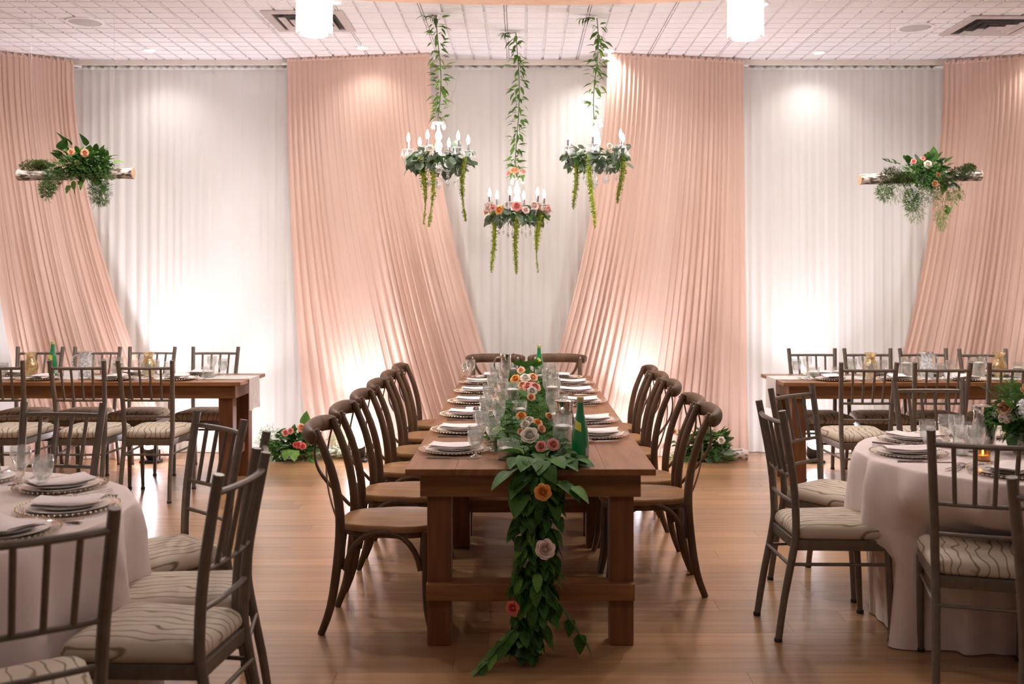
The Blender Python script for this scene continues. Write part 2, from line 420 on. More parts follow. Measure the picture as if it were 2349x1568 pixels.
# ---------------------------------------------------------------- drapes
def drape(name, label, top0, top1, bot0, bot1, mat, folds, amp, p=1.0, gather=.35, seed=0, header=True, rows=26, pool=.06, gamma=1.0, group=None, rodz=.03):
    """top/bottom: (x, y, z) at both ends; folds run from top to bottom along constant u"""
    rg = random.Random(seed); t = thing(name, label, 'drape', ((bot0[0]+bot1[0])/2, bot0[1], 0), 0, group)
    org = Vector(t.location); T0, T1, B0, B1 = map(Vector, (top0, top1, bot0, bot1))
    ph = [rg.uniform(0, 6.28) for _ in range(8)]; nu = int(folds*7)
    cols = []
    def wave(u, v):
        uu = u + .012*math.sin(9*u+ph[0]) + .006*math.sin(31*u+ph[1])
        big = math.sin(2*PI*folds*.27*uu+ph[2]+.5*v) * .55
        f = math.sin(2*PI*folds*uu+ph[3]+.35*math.sin(3*v+7*u)) * (.55+.35*math.sin(11*u+ph[4]))
        g = math.sin(2*PI*folds*1.9*uu+ph[5]) * .18
        return big*min(1, v*2.5)+f+g
    def fn(u, v):
        a = T0.lerp(T1, u); b = B0.lerp(B1, u**gamma)
        s = v**p
        q = Vector((a.x+(b.x-a.x)*s, a.y+(b.y-a.y)*v, a.z+(b.z-a.z)*v))
        k = amp*(gather+(1-gather)*min(1, v*1.6))
        wv = wave(u, v)
        q.y -= k*wv; q.x += k*.5*math.cos(2*PI*folds*u+ph[3])*(.3+.7*v)
        if v > .93: q.y -= pool*((v-.93)/.07)**1.5*(.6+.5*math.sin(17*u+ph[6]))
        if v > .999: q.z = max(.004, q.z)
        return q - org
    MB().grid(fn, nu, rows).build('fabric', mat, t, 180)
    if header:
        def hd(u, v):
            q = fn(u, 0); h = .035+.012*math.sin(2*PI*folds*u*.7+ph[7])
            return q + Vector((0, -.010*math.sin(v*PI)-.012*math.sin(2*PI*folds*1.4*u)*v, h*v))
        MB().grid(hd, nu, 3).build('header_ruffle', mat, t, 180)
    d = (T1-T0).normalized()*.05
    MB().tube([T0-d-org+Vector((0, .03, -.01)), T1+d-org+Vector((0, .03, -.01))], .010, 8).build('curtain_rod', M['whitepaint'], t)
    return t
WY = 9.15; WZ = 3.412
for i, (x0, x1, lab) in enumerate(((-5.6, -1.85, 'white sheer drape behind the left farm table, lit from above'),
                                   (-1.85, 1.90, 'white sheer drape in the middle behind the chandeliers'),
                                   (1.90, 5.6, 'white sheer drape behind the right farm table, lit from above'))):
    drape('sheer_drape', lab, (x0, WY, WZ), (x1, WY, WZ), (x0, WY-.02, .005), (x1, WY-.02, .005), M['drape_white'], 46, .009, 1, .35, 20+i, True, 22, .06, group='white sheer drapes')
def P2(px, Y, z): return ((px-CX)/FPX*Y, Y, z)
drape('swag_drape', 'blush pink drape left of centre, sweeping toward the long table', P2(658, 9.02, 3.455), P2(986, 8.80, 3.455), P2(706, 8.92, .005), P2(1195, 8.95, .005), M['drape_pink'], 27, .017, 1.72, .35, 31, pool=.10, gamma=.80, group='blush swag drapes')
drape('swag_drape', 'blush pink drape right of centre, sweeping toward the long table', P2(1706, 9.02, 3.44), P2(1394, 8.80, 3.455), P2(1716, 8.92, .005), P2(1205, 8.95, .005), M['drape_pink'], 27, .017, 1.72, .35, 37, pool=.10, gamma=.92, group='blush swag drapes')
drape('swag_drape', 'blush pink drape at the far left, behind the hanging birch log', P2(-60, 8.62, 3.455), P2(170, 9.04, 3.44), P2(75, 8.85, .005), P2(415, 8.85, .005), M['drape_pink'], 20, .019, 1.72, .35, 43, pool=.12, group='blush swag drapes')
drape('swag_drape', 'blush pink drape at the far right, behind the hanging birch log', P2(2420, 8.80, 3.455), P2(2163, 9.04, 3.43), P2(2330, 8.85, .005), P2(2005, 8.85, .005), M['drape_pink'], 20, .019, 1.72, .35, 47, pool=.12, group='blush swag drapes')

# ---------------------------------------------------------------- lamps of the place, with some unseen ones added
def add_light(kind, parent, loc, power, color, rot=(0, 0, 0), size=.05, angle=110, blend=.8):
    l = bpy.data.lights.new('lamp_light', kind); l.energy = power; l.color = color
    if kind == 'SPOT': l.spot_size = R(angle); l.spot_blend = blend
    l.shadow_soft_size = size
    o = bpy.data.objects.new('lamp_light', l); COL.objects.link(o); o.parent = parent; o.location = loc; o.rotation_euler = rot
    return o
def downlight(x, y, label, power, tilt=0.0, angle=120):
    t = thing('downlight', label, 'ceiling light', (x, y, CEIL-.006), 0, 'recessed ceiling downlights')
    MB().lathe([(.043, .004), (.043, -.004), (.062, -.006), (.066, 0), (.066, .004)], 24).build('trim_ring', M['whitepaint'], t)
    MB().lathe([(0, -.001), (.043, -.001)], 24).build('lens', M['lens'], t)
    add_light('SPOT', t, (0, 0, -.03), power, WARM, (R(tilt), 0, 0), .04, angle, .9)
d1 = on(345, 115, CEIL); d2 = on(1870, 125, CEIL)
downlight(d1.x, 8.72, 'lit recessed downlight above the left white drape', POWER['down'], 6, 130)
downlight(d2.x, 8.80, 'lit recessed downlight above the right white drape', POWER['down'], 6, 130)
downlight(-1.34, 8.62, 'lit recessed downlight above the left centre blush drape', POWER['down']*1.1, 4, 130)
downlight(.74, 8.74, 'lit recessed downlight behind the right chandelier', POWER['down']*2.4, 4, 140)
downlight(4.45, 8.70, 'lit recessed downlight at the far right blush drape', POWER['down']*.8, 10, 120)
downlight(-4.75, 8.55, 'lit recessed downlight beyond the left edge of the view', POWER['down']*.6, 10, 120)
downlight(-1.315, 7.21, 'lit recessed downlight beside the left pendant lamp', POWER['wash'], 0, 165)
downlight(1.70, 7.26, 'lit recessed downlight beside the right pendant lamp', POWER['wash'], 0, 165)
for x, lab in ((-2.95, 'second from the left'), (-4.5, 'leftmost'), (.20, 'middle'), (3.30, 'second from the right'), (4.7, 'rightmost')):  # unseen row, added above the frame to brighten drapes and table tops
    downlight(x, 6.98, f'added unseen downlight washing the drapes and tables, {lab}', POWER['wash'], 0, 165)

def uplight(x, y, label, power, rz=0):
    t = thing('floor_uplight', label, 'floor light', (x, y, 0), rz, 'floor uplights along the drapes')
    MB().box((0, 0, .012), (.16, .12, .024), b=.005).build('base', M['black'], t, None)
    T = TRS((0, 0, .105), (R(28), 0, 0))
    MB().lathe([(0, -.07), (.05, -.07), (.058, -.05), (.060, .035), (.064, .04), (.064, .05), (.052, .05)], 20, M=T).build('housing', M['black'], t)
    for s in (-1, 1): MB().tube([(s*.072, 0, .02), (s*.072, 0, .11)], .006, 6).build('yoke_arm', M['black'], t)
    MB().lathe([(.053, .048), (.049, .066), (.036, .080), (.018, .088), (0, .090)], 20, M=T).build('lens', M['uplens'], t)
    add_light('SPOT', t, (0, 0, .215), power, COOL, (PI-R(6), 0, 0), .04, 84, 1.0)
    add_light('POINT', t, (0, -.045, .235), power*.12, COOL, size=.05)
uplight(-1.385, 8.68, 'lit floor uplight shining between the crossback chairs on the left', POWER['up'])
uplight(.98, 8.62, 'floor uplight hidden behind the right row of crossback chairs', POWER['up'])
uplight(-3.12, 8.62, 'floor uplight behind the chairs of the left farm table', POWER['up'])
uplight(-2.36, 8.68, 'floor uplight behind the corner of the left farm table', POWER['up']*.35)
uplight(2.46, 8.62, 'floor uplight behind the corner of the right farm table', POWER['up']*.9)
uplight(-4.62, 8.55, 'floor uplight at the far left under the farm table', POWER['up']*.7)
uplight(4.80, 8.55, 'floor uplight at the far right under the farm table', POWER['up']*.7)

def pendant(x, y, zb, label, power=34.0):
    t = thing('pendant_lamp', label, 'pendant lamp', (x, y, zb), 0, 'cylinder pendant lamps')
    MB().lathe([(.097, .005), (.100, 0), (.103, .005), (.103, .43), (.099, .43), (.099, .01), (.097, .005)], 40).build('glass_sleeve', M['glass'], t)
    MB().lathe([(0, .022), (.074, .022), (.082, .03), (.082, .42), (0, .42)], 36).build('lit_diffuser', M['opal'], t)
    MB().lathe([(0, .46), (.03, .46), (.104, .45), (.104, .43), (0, .43)], 32).build('cap', M['chrome'], t)
    MB().tube([(0, 0, .45), (0, 0, CEIL-zb)], .006, 8).build('stem', M['chrome'], t)
    MB().lathe([(.055, 0), (.06, -.012), (.02, -.03), (0, -.03)], 24, (0, 0, CEIL-zb)).build('canopy', M['chrome'], t)
    add_light('POINT', t, (0, 0, -.05), power, (1, .95, .94), size=.08)
pendant(-1.175, 5.8, 2.925, 'lit white cylinder pendant lamp, left of the two')
pendant(1.267, 5.8, 2.905, 'lit white cylinder pendant lamp, right of the two')
pendant(-1.2, 1.9, 2.92, 'added lit white cylinder pendant lamp nearer us, out of view on the left', 5.5)  # unseen pair, added to brighten the near flowers, cushions and cloth
pendant(1.25, 1.9, 2.92, 'added lit white cylinder pendant lamp nearer us, out of view on the right', 5.5)

def ceiling_speaker(p, label):
    t = thing('ceiling_speaker', label, 'speaker', (p.x, p.y, CEIL-.012), 0, 'round ceiling speakers')
    MB().lathe([(.115, .006), (.118, -.004), (.138, -.004), (.142, .006)], 36).build('rim', M['whitepaint'], t)
    MB().lathe([(0, -.006), (.06, -.005), (.116, -.001)], 36).build('grille', M['grille'], t)
ceiling_speaker(on(195, 47, CEIL), 'round grey ceiling speaker on the left')
ceiling_speaker(on(2100, 60, CEIL), 'round grey ceiling speaker on the right, beside the vent')
def vent(x, y, label, rz=0):
    t = thing('ceiling_vent', label, 'air vent', (x, y, CEIL-.008), rz, 'square ceiling vents')
    def frame(h0, z0, h1, z1):
        vs = [(sx*h, sy*h, z) for h, z in ((h0, z0), (h1, z1)) for sx, sy in ((-1, -1), (1, -1), (1, 1), (-1, 1))]
        return vs, [(i, (i+1) % 4, 4+(i+1) % 4, 4+i) for i in range(4)]
    b = MB(); b.add(*frame(.30, 0, .30, -.010)); b.add(*frame(.30, -.010, .235, -.012)); b.add(*frame(.235, -.012, .235, .0)); b.build('frame', M['vent'], t, None)
    MB().add([(-.24, -.24, .0015), (.24, -.24, .0015), (.24, .24, .0015), (-.24, .24, .0015)], [(3, 2, 1, 0)]).build('duct', M['ventdark'], t, None)
    for h in (.195, .125, .06):
        b = MB(); b.add(*frame(h-.035, -.002, h, -.024)); b.add(*frame(h-.035, -.0035, h, -.0255)); b.build('louver', M['vent'], t, None)
vent(-1.60, 7.72, 'square ceiling vent behind the left pendant lamp')
vent(3.62, 7.86, 'square ceiling vent in the right corner of the ceiling')
# ---------------------------------------------------------------- farm tables
def farm_table(label, x0, x1, y0, y1, h, along, planks=5, leg=.10, inset=.06, group='stained farm tables', trestle=True):
    cx, cy = (x0+x1)/2, (y0+y1)/2; t = thing('farm_table', label, 'table', (cx, cy, 0), 0, group)
    W, D = x1-x0, y1-y0; mt = M['table'] if along == 'y' else M['table_x']; ma = M['table']; mx = M['table_x']
    th = .026
    if along == 'y':
        p = W/planks
        for i in range(planks): MB().box((-W/2+p*(i+.5), 0, h-th/2), (p-.0006, D, th), b=.0008).build('top_plank', mt, t, None)
    else:
        p = D/planks
        for i in range(planks): MB().box((0, -D/2+p*(i+.5), h-th/2), (W, p-.0006, th), b=.0008).build('top_plank', mt, t, None)
    az = h-th-.05; ix, iy = inset+.01, inset
    lx, ly = W/2-ix-leg/2, D/2-iy-leg/2
    for s in (-1, 1):
        MB().box((0, s*(D/2-iy-.012), az), (W-2*ix+.03, .024, .10), b=.002).build('apron', mx, t, None)
        MB().box((s*(W/2-ix-.012+.015), 0, az), (.024, D-2*iy-.05, .10), b=.002).build('apron', ma, t, None)
        for q in (-1, 1):
            MB().box((s*(lx-.012), q*(ly-.026), (h-th)/2), (leg, leg, h-th), b=.004).build('leg', M['table_z_shaded'], t, None)
    zs = .232
    if along == 'y':
        for q in (-1, 1): MB().box((0, q*(ly-.026)-.032*(1 if q < 0 else -1)-.02*q*0, zs), (2*lx+leg-.02, leg-.02+.022, .07), b=.003).build('stretcher', mx, t, None)
    else:
        for s in (-1, 1): MB().box((s*(lx-.012), 0, zs), (.05, 2*ly-.06, .07), b=.003).build('stretcher', ma, t, None)
    return t
TZ = .755; TX = .036
farm_table('near half of the long farm table under the leafy garland', TX-.515, TX+.515, 4.205, 6.04, TZ, 'y')
farm_table('far half of the long farm table, by the blush drapes', TX-.515, TX+.515, 6.045, 8.33, TZ, 'y')
BZ = .785
farm_table('farm table on the left beside the white drape', -4.9, -2.06, 7.50, 8.22, BZ, 'x', 4, .105)
farm_table('farm table on the right beside the white drape', 1.91, 4.75, 7.47, 8.18, BZ, 'x', 4, .105)

# ---------------------------------------------------------------- chairs
def make_metal_chair():
    t = thing('banquet_chair', '', 'chair'); m = M['taupe']
    for s in (-1, 1):
        pts = [(s*.172, -.012, 0), (s*.168, .015, .18), (s*.166, .058, .40), (s*.167, .066, .50), (s*.173, .050, .70), (s*.187, 0, .98)]
        po = MB().tube(pts, [.0145, .0155, .0165, .0165, .0165, .0160], 10, sub=3).build('back_post', m, t)
        le = MB().tube([(s*.190, .450, .40), (s*.188, .462, .2), (s*.186, .470, 0)], [.0155, .015, .013], 10).build('leg', m, t)
        MB().tube([(s*.167, .04, .325), (s*.187, .466, .325)], .0075, 8).build('stretcher', m, t)
        for y in ((-.012), (.470)):
            MB().lathe([(0, 0), (.0165, 0), (.0165, .014), (.014, .016)], 10, (s*(.172 if y < 0 else .186), y, 0)).build('foot_cap', M['rubber'], po if y < 0 else le)
    MB().tube([(-.167, .035, .325), (.167, .035, .325)], .0075, 8).build('stretcher', m, t)
    MB().tube([(-.187, .466, .36), (.187, .466, .36)], .0075, 8).build('stretcher', m, t)
    def rail(z, xw, y, bow, r): return MB().tube([(xw*k, y-bow*(1-k*k), z) for k in (-1, -.66, -.33, 0, .33, .66, 1)], r, 8)
    rail(.925, .183, .009, .020, .0105).build('top_rail', m, t)
    rail(.70, .172, .050, .014, .0085).build('back_rail', m, t)
    rail(.585, .169, .060, .010, .0085).build('back_rail', m, t)
    for k in (-.60, -.2, .2, .6):
        MB().tube([(.172*k*.98, .050-.014*(1-k*k), .70), (.183*k, .009-.020*(1-k*k), .925)], .0085, 8).build('spindle', m, t)
    o = rounded(.345, .40, .055, .475, .02, 3)
    MB().slab(o, [(.995, .385), (1, .388), (1, .428), (.98, .430)]).build('seat_frame', m, t)
    o = rounded(.35, .405, .062, .482, .045, 5)
    MB().slab(o, [(.96, .431), (1.0, .440), (1.012, .455), (.985, .474), (.90, .489), (.70, .499), (.40, .503), (.1, .504)]).build('cushion', M['cushion'], t, 60)
    return t
MC = Proto(make_metal_chair())
def mchair(a, b, face, label, group):
    """a, b: tops of the two back posts on plan; face: point the seat looks at"""
    a, b = Vector(a), Vector(b); m = (a+b)/2; d = (b-a).normalized(); n = Vector((-d.y, d.x))
    if n.dot(Vector(face)-m) < 0: n = -n
    return MC.get((m.x, m.y, 0), math.atan2(n.y, n.x)-PI/2, label, group)
LC = (-2.09, 3.36); RC = (2.27, 4.50); RT = .76; CZ = .762
g = 'chairs around the left round table'
mchair((-2.27, 4.64), (-1.865, 4.60), LC, 'taupe metal chair on the far side of the left round table', g)
mchair((-1.367, 4.31), (-1.098, 4.05), LC, 'taupe metal chair beside left round table, farthest of three on its right', g)
mchair((-.930, 3.735), (-.87, 3.36), LC, 'taupe metal chair at left round table, seen edge-on, middle of three on its right', g)
mchair((-.86, 2.91), (-.82, 3.275), LC, 'taupe metal chair at left round table, nearest of three on its right', g)
mchair((-.985, 2.475), (-1.295, 2.27), LC, 'taupe metal chair in the lower left corner with its back to us', g)
g = 'chairs around the right round table'
mchair((1.088, 4.70), (1.10, 4.33), RC, 'taupe metal chair in side view at the left of the right round table', g)
mchair((1.274, 5.23), (1.545, 5.47), RC, 'taupe metal chair behind the side-view chair at the right round table', g)
mchair((2.045, 5.617), (2.415, 5.617), RC, 'taupe metal chair on the far side of the right round table', g)
mchair((1.511, 3.778), (1.866, 3.67), RC, 'taupe metal chair with its back to us in front of right round table', g)
mchair((1.372, 2.865), (1.67, 2.64), RC, 'taupe metal chair cut off by the lower right edge', g)
g = 'chairs along the near side of the left farm table'
for x, lab in ((-2.595, 'nearest the table end'), (-3.065, 'second from the table end'), (-3.625, 'third from the end, cut off')):
    mchair((x-.187, 7.05), (x+.187, 7.05), (x, 9), 'taupe metal chair before the left farm table, '+lab, g)
g = 'chairs along the far side of the left farm table'
for x, lab in ((-2.54, 'nearest the table end'), (-3.065, 'second from the table end'), (-3.52, 'third from the table end'), (-3.995, 'fourth from the table end')):
    mchair((x-.187, 8.50), (x+.187, 8.50), (x, 3), 'taupe metal chair behind the left farm table, '+lab, g)
g = 'chairs along the near side of the right farm table'
for x, lab in ((2.33, 'nearest the table end'), (2.825, 'second from the table end'), (3.325, 'third from the table end')):
    mchair((x-.187, 6.87), (x+.187, 6.87), (x, 9), 'taupe metal chair before the right farm table, '+lab, g)
g = 'chairs along the far side of the right farm table'
for x, y, lab in ((2.35, 8.27, 'nearest the table end'), (2.80, 8.27, 'second from the table end'), (3.25, 8.27, 'third from the table end'), (3.71, 8.22, 'fourth from the table end')):
    mchair((x-.187, y+.03), (x+.187, y+.03), (x, 3), 'taupe metal chair behind the right farm table, '+lab, g)

def make_crossback():
    t = thing('crossback_chair', '', 'chair'); m = M['chairwood']
    for s in (-1, 1):
        pts = [(s*.192, -.03, 0), (s*.190, .012, .12), (s*.186, .040, .30), (s*.182, .052, .47), (s*.182, .040, .60), (s*.186, .005, .74), (s*.192, -.055, .885)]
        po = MB().tube(pts, [.0155, .018, .020, .021, .020, .019, .0175], 12, sub=3).build('back_post', m, t)
        MB().lathe([(0, .020), (.006, .019), (.006, 0)], 8, M=TRS((s*.192, -.045, .868), (R(-70), 0, 0))).build('bolt', M['silver'], po)
        pts = [(s*.180, .425, .445), (s*.185, .425, .30), (s*.190, .430, .12), (s*.205, .455, 0)]
        MB().tube(pts, [.020, .019, .0175, .0145], 12, sub=3).build('leg', m, t)
        # bent strip of the cross: from the top of one post to the seat corner of the other
        pts = bez((s*.178, -.052, .845), (s*.165, -.085, .70), (-s*.03, -.055, .63), (-s*.155, .035, .485), 12)
        MB().tube(pts, .0115, 8, .36, up=Vector((0, 1, 0))).build('cross_strip', m, t)
        pts = bez((s*.183, .075, .275), (s*.183, .10, .50), (s*.183, .37, .50), (s*.186, .400, .275), 14)
        MB().tube(pts, .0125, 8).build('brace', m, t)
    for y, z in ((.055, .275), (.405, .275)):
        pts = bez((-.162, y, z), (-.15, y, .50), (.15, y, .50), (.162, y, z), 14)
        MB().tube(pts, .0125, 8).build('brace', m, t)
    pts = [(.245*k, -.078-.030*(1-k*k)+.028*k**6, .868-.012*k**4) for k in (-1, -.985, -.93, -.75, -.45, -.2, 0, .2, .45, .75, .93, .985, 1)]
    MB().tube(pts, [.016, .029, .035, .037, .038, .038, .038, .038, .038, .037, .035, .029, .016], 16, .66, sub=2, up=Vector((0, 1, 0))).build('top_rail', m, t, 60)
    o = [((.205+.012*math.sin(a)) * math.copysign(abs(math.cos(a))**.62, math.cos(a)) * (1 if math.sin(a) > 0 else .93), .255+.225*math.copysign(abs(math.sin(a))**.72, math.sin(a))) for a in [2*PI*i/40 for i in range(40)]]
    MB().slab(o, [(.94, .437), (.99, .441), (1.0, .452), (.99, .464), (.965, .468), (.93, .466), (.90, .4625), (.1, .4615)]).build('seat', M['seatwood'], t, 50)
    o2 = [(x*.93, .255+(y-.255)*.93) for x, y in o]
    MB().slab(o2, [(.97, .412), (1, .416), (1, .437)]).build('seat_rail', m, t, 50)
    return t
CC = Proto(make_crossback())
g = 'crossback chairs along the left side of the long table'
LEFTY = [4.62, 5.23, 5.84, 6.47, 7.07, 7.68]; RIGHTY = [5.15, 5.60, 6.42, 6.98, 7.50]
for y, o in zip(LEFTY, ORD): CC.get((-.838, y, 0), -PI/2+rnd(-.02, .02), f'brown wooden crossback chair, left side of the long table, {o}', g)
g = 'crossback chairs along the right side of the long table'
for y, o in zip(RIGHTY, ORD[:4]+ORD[5:]): CC.get((.862, y, 0), PI/2+rnd(-.02, .02), f'brown wooden crossback chair, right side of the long table, {o}', g)
g = 'crossback chairs at the head of the long table'
CC.get((-.225, 8.66, 0), PI, 'brown wooden crossback chair at the far head of the table, left one', g)
CC.get((.305, 8.66, 0), PI+.02, 'brown wooden crossback chair at the far head of the table, right one', g)

# ---------------------------------------------------------------- round tables with floor-length cloths
def round_cloth(c, chairs, label, seed, under=(), bumps=(), R0=RT):
    rg = random.Random(seed)
    b = thing('round_table', 'round banquet table hidden under '+label, 'table', (c[0], c[1], 0), 0, 'round banquet tables')
    MB().lathe([(0, .73), (R0-.01, .73), (R0-.006, .74), (R0-.01, .752), (0, .752)], 48).build('tabletop', M['table'], b)
    for k in range(4):
        a = PI/4+k*PI/2; MB().tube([(.30*math.cos(a), .30*math.sin(a), 0), (.26*math.cos(a), .26*math.sin(a), .73)], .018, 8).build('leg', M['rubber'], b)
    def hit(a, ch, m):
        """distance from the table centre along angle a to the seat of chair ch, grown by m"""
        (x, y), n_ = ch; t_ = Vector((-n_.y, n_.x)); o_ = Vector((c[0]-x, c[1]-y)); d_ = Vector((math.cos(a), math.sin(a)))
        lo, hi = 0.0, 9.0
        for ax, q0, q1 in ((t_, -.205-m, .205+m), (n_, -.1, .485+m)):
            p_, v_ = o_.dot(ax), d_.dot(ax)
            if abs(v_) < 1e-6:
                if p_ < q0 or p_ > q1: return None
                continue
            u0, u1 = sorted(((q0-p_)/v_, (q1-p_)/v_)); lo, hi = max(lo, u0), min(hi, u1)
        return lo if lo < hi else None
    n = 192; ph = [rg.uniform(0, 6.28) for _ in range(6)]
    prof = [0, .3, .6, .86, .95, .985, 1.0]
    cl = MB(); rows = []
    for p in prof: rows.append([(p*R0, CZ) for _ in range(n)])
    zs = [.760, .752, .735, .70, .65, .58, .50, .42, .34, .26, .18, .10, .05, .02, .010, .006]
    for i, z in enumerate(zs):
        row = []
        for k in range(n):
            a = 2*PI*k/n; f = max(0, (.765-z)/.765)
            w = .5+.5*math.sin(15*a+ph[0]+1.3*math.sin(3*a+ph[1])); w2 = .5+.5*math.sin(31*a+ph[2]+.8*math.sin(5*a))
            r = R0+.004+.012*min(1, f*20) + f**.7*(.022+.20*(w**1.5-.42)+.035*(w2-.5))
            if z < .06: r += .030*w*(1-z/.06)+.010*(1-z/.06)
            for chs, zt in ((chairs, .60), (under, .42)):
                if z >= zt: continue
                k1 = min(1, (zt-z)/.08)
                for m_, k2 in ((.015, 1.0), (.045, .7), (.08, .35)):
                    h = [q for q in (hit(a, ch, m_) for ch in chs) if q]
                    if h and min(h) < r: r += (min(h)-r)*k1*k2; break
            r -= .030*f**.6*(.5+.5*math.sin(38*a+ph[3]+1.4*math.sin(4*a+ph[4])))
            for ba, bam, bw in bumps:
                da = abs((a-R(ba)+PI) % (2*PI)-PI); r += bam*f**1.1*math.exp(-(da/bw)**2)
            row.append((r, z))
        if z < .60:
            for _ in range(2): row = [((row[k-1][0]+2*row[k][0]+row[(k+1) % n][0])/4, z) for k in range(n)]
        rows.append(row)
    for row in rows:
        for k, (r, z) in enumerate(row): cl.v.append((r*math.cos(2*PI*k/n), r*math.sin(2*PI*k/n), z))
    for i in range(len(rows)-1):
        for k in range(n):
            k2 = (k+1) % n; cl.f.append((i*n+k, i*n+k2, (i+1)*n+k2, (i+1)*n+k))
    o = cl.build('tablecloth', M['linen'], None, 180); o.location = (c[0], c[1], 0)
    return tag(o, label, 'tablecloth', 'floor-length round tablecloths')
def seats(g): return [((o.location.x, o.location.y), Vector((-math.sin(o.rotation_euler.z), math.cos(o.rotation_euler.z)))) for o in bpy.data.objects if o.get('group') == g]
round_cloth(LC, [], 'mauve floor-length cloth on the left round table', 5)
round_cloth(RC, [s for s in seats('chairs around the right round table') if abs(s[0][1]-3.724) < .01], 'mauve floor-length cloth on the right round table', 9, [s for s in seats('chairs around the right round table') if s[0][0] < 1.6], ((199, .13, .10), (216, .07, .07)))
def runner(label, x_end, sgn, y0, y1, x_far):
    b = MB(); W = y1-y0
    def fn(u, v):   # u along, v across
        s = u*(abs(x_far-x_end)+.26); y = y0+W*v
        if s < .24: q = (x_end+sgn*(.006+.012*math.sin(9*v)*(.24-s)/.24), y, BZ+.002-(.24-s))
        elif s < .26: q = (x_end+sgn*.004, y, BZ+.003)
        else: q = (x_end-sgn*(s-.25), y, BZ+.003+.0008*math.sin(30*s+8*v))
        return q
    b.grid(fn, 60, 8); o = b.build('lace_runner', M['lace'], None, 60)
    return tag(o, label, 'table runner', 'lace table runners')
runner('white lace runner along the left farm table, hanging over its end', -2.06, 1, 7.72, 8.02, -4.85)
runner('white lace runner along the right farm table, hanging over its end', 1.91, -1, 7.68, 7.98, 4.7)
# ---------------------------------------------------------------- tableware
def fork_mesh():
    o = [(-.004, 0), (.004, 0), (.0035, .10), (.003, .125), (.010, .140), (.0115, .150), (.0115, .185), (.0085, .185), (.0085, .155), (.0050, .155), (.0050, .187), (.0018, .187), (.0018, .155),
         (-.0018, .155), (-.0018, .187), (-.0050, .187), (-.0050, .155), (-.0085, .155), (-.0085, .185), (-.0115, .185), (-.0115, .150), (-.010, .140), (-.003, .125), (-.0035, .10)]
    b = MB(); n = len(o)
    def zz(y): return .003+.010*max(0, (y-.11)/.07)*(1-max(0, (y-.15)/.06)) + .004*max(0, 1-y/.05)
    b.v = [(x, y, zz(y)) for x, y in o]+[(x, y, zz(y)+.0022) for x, y in o]
    b.f = [tuple(reversed(range(n))), tuple(range(n, 2*n))]+[(i, (i+1) % n, n+(i+1) % n, n+i) for i in range(n)]
    return b.mesh('fork', M['silver'], None)
def knife_mesh():
    o = [(-.006, 0), (.006, 0), (.006, .10), (.0045, .115), (.009, .13), (.009, .20), (.004, .222), (-.003, .225), (-.005, .21), (-.005, .13), (-.0045, .115), (-.006, .10)]
    b = MB(); n = len(o)
    def hh(y): return .006 if y < .11 else .0025
    b.v = [(x, y, .0) for x, y in o]+[(x*.8, y, hh(y)) for x, y in o]
    b.f = [tuple(reversed(range(n))), tuple(range(n, 2*n))]+[(i, (i+1) % n, n+(i+1) % n, n+i) for i in range(n)]
    return b.mesh('knife', M['silver'], None)
def napkin_mesh(w=.125, L=.215):
    p = [(-w/2, 0), (-.02, 0), (.02, 0), (w/2, 0), (w/2+.003, .003), (w/2, .006), (.02, .0065), (-.02, .0065), (-w/2, .006), (-w/2-.003, .009), (-w/2, .012), (-.02, .0135), (.02, .0135), (w/2, .0125)]
    def fn(u, v):
        i = min(int(v*(len(p)-1)+1e-6), len(p)-1); x, z = p[i]
        y = (u-.5)*L + .006*math.sin(i*1.3)
        return (x*(1+.05*math.sin(u*3+i)), y, z+.007*((u-.5)*2)**2 + .0015*math.sin(7*u+i))
    return MB().grid(fn, 10, len(p)-1).mesh('napkin', M['napkin'], 70)
ME = dict(fork=fork_mesh(), knife=knife_mesh(), napkin=napkin_mesh())
def make_charger():
    t = thing('charger_plate', '', 'charger plate')
    MB().lathe([(0, .004), (.10, .004), (.12, .008), (.160, .013), (.163, .013), (.160, .011), (.12, .004), (.10, 0), (0, 0)], 40).build('dish', M['charger'], t)
    b = MB()
    for k in range(56):
        a = 2*PI*k/56; b.lathe([(0, -.0042), (.0042, 0), (0, .0042)], 5, (.1625*math.cos(a), .1625*math.sin(a), .013))
    tag(b.build('gold_bead_rim', M['gold'], t), kind='stuff')
    return t
def make_plate(name, r, cat):
    t = thing(name, '', cat)
    MB().lathe([(0, .003), (r*.62, .003), (r*.72, .0045), (r*.97, .0085), (r, .0092), (r*.97, .0070), (r*.72, .002), (r*.62, 0), (0, 0)], 40).build('dish', M['china'], t)
    return t
CH = Proto(make_charger()); PL = Proto(make_plate('dinner_plate', .132, 'plate')); SP = Proto(make_plate('salad_plate', .095, 'plate'))
def single(name, me, loc, rz, label, cat, group, tilt=(0, 0)):
    o = put(name, me); o.location = loc; o.rotation_euler = (tilt[0], tilt[1], rz); return tag(o, label, cat, group)
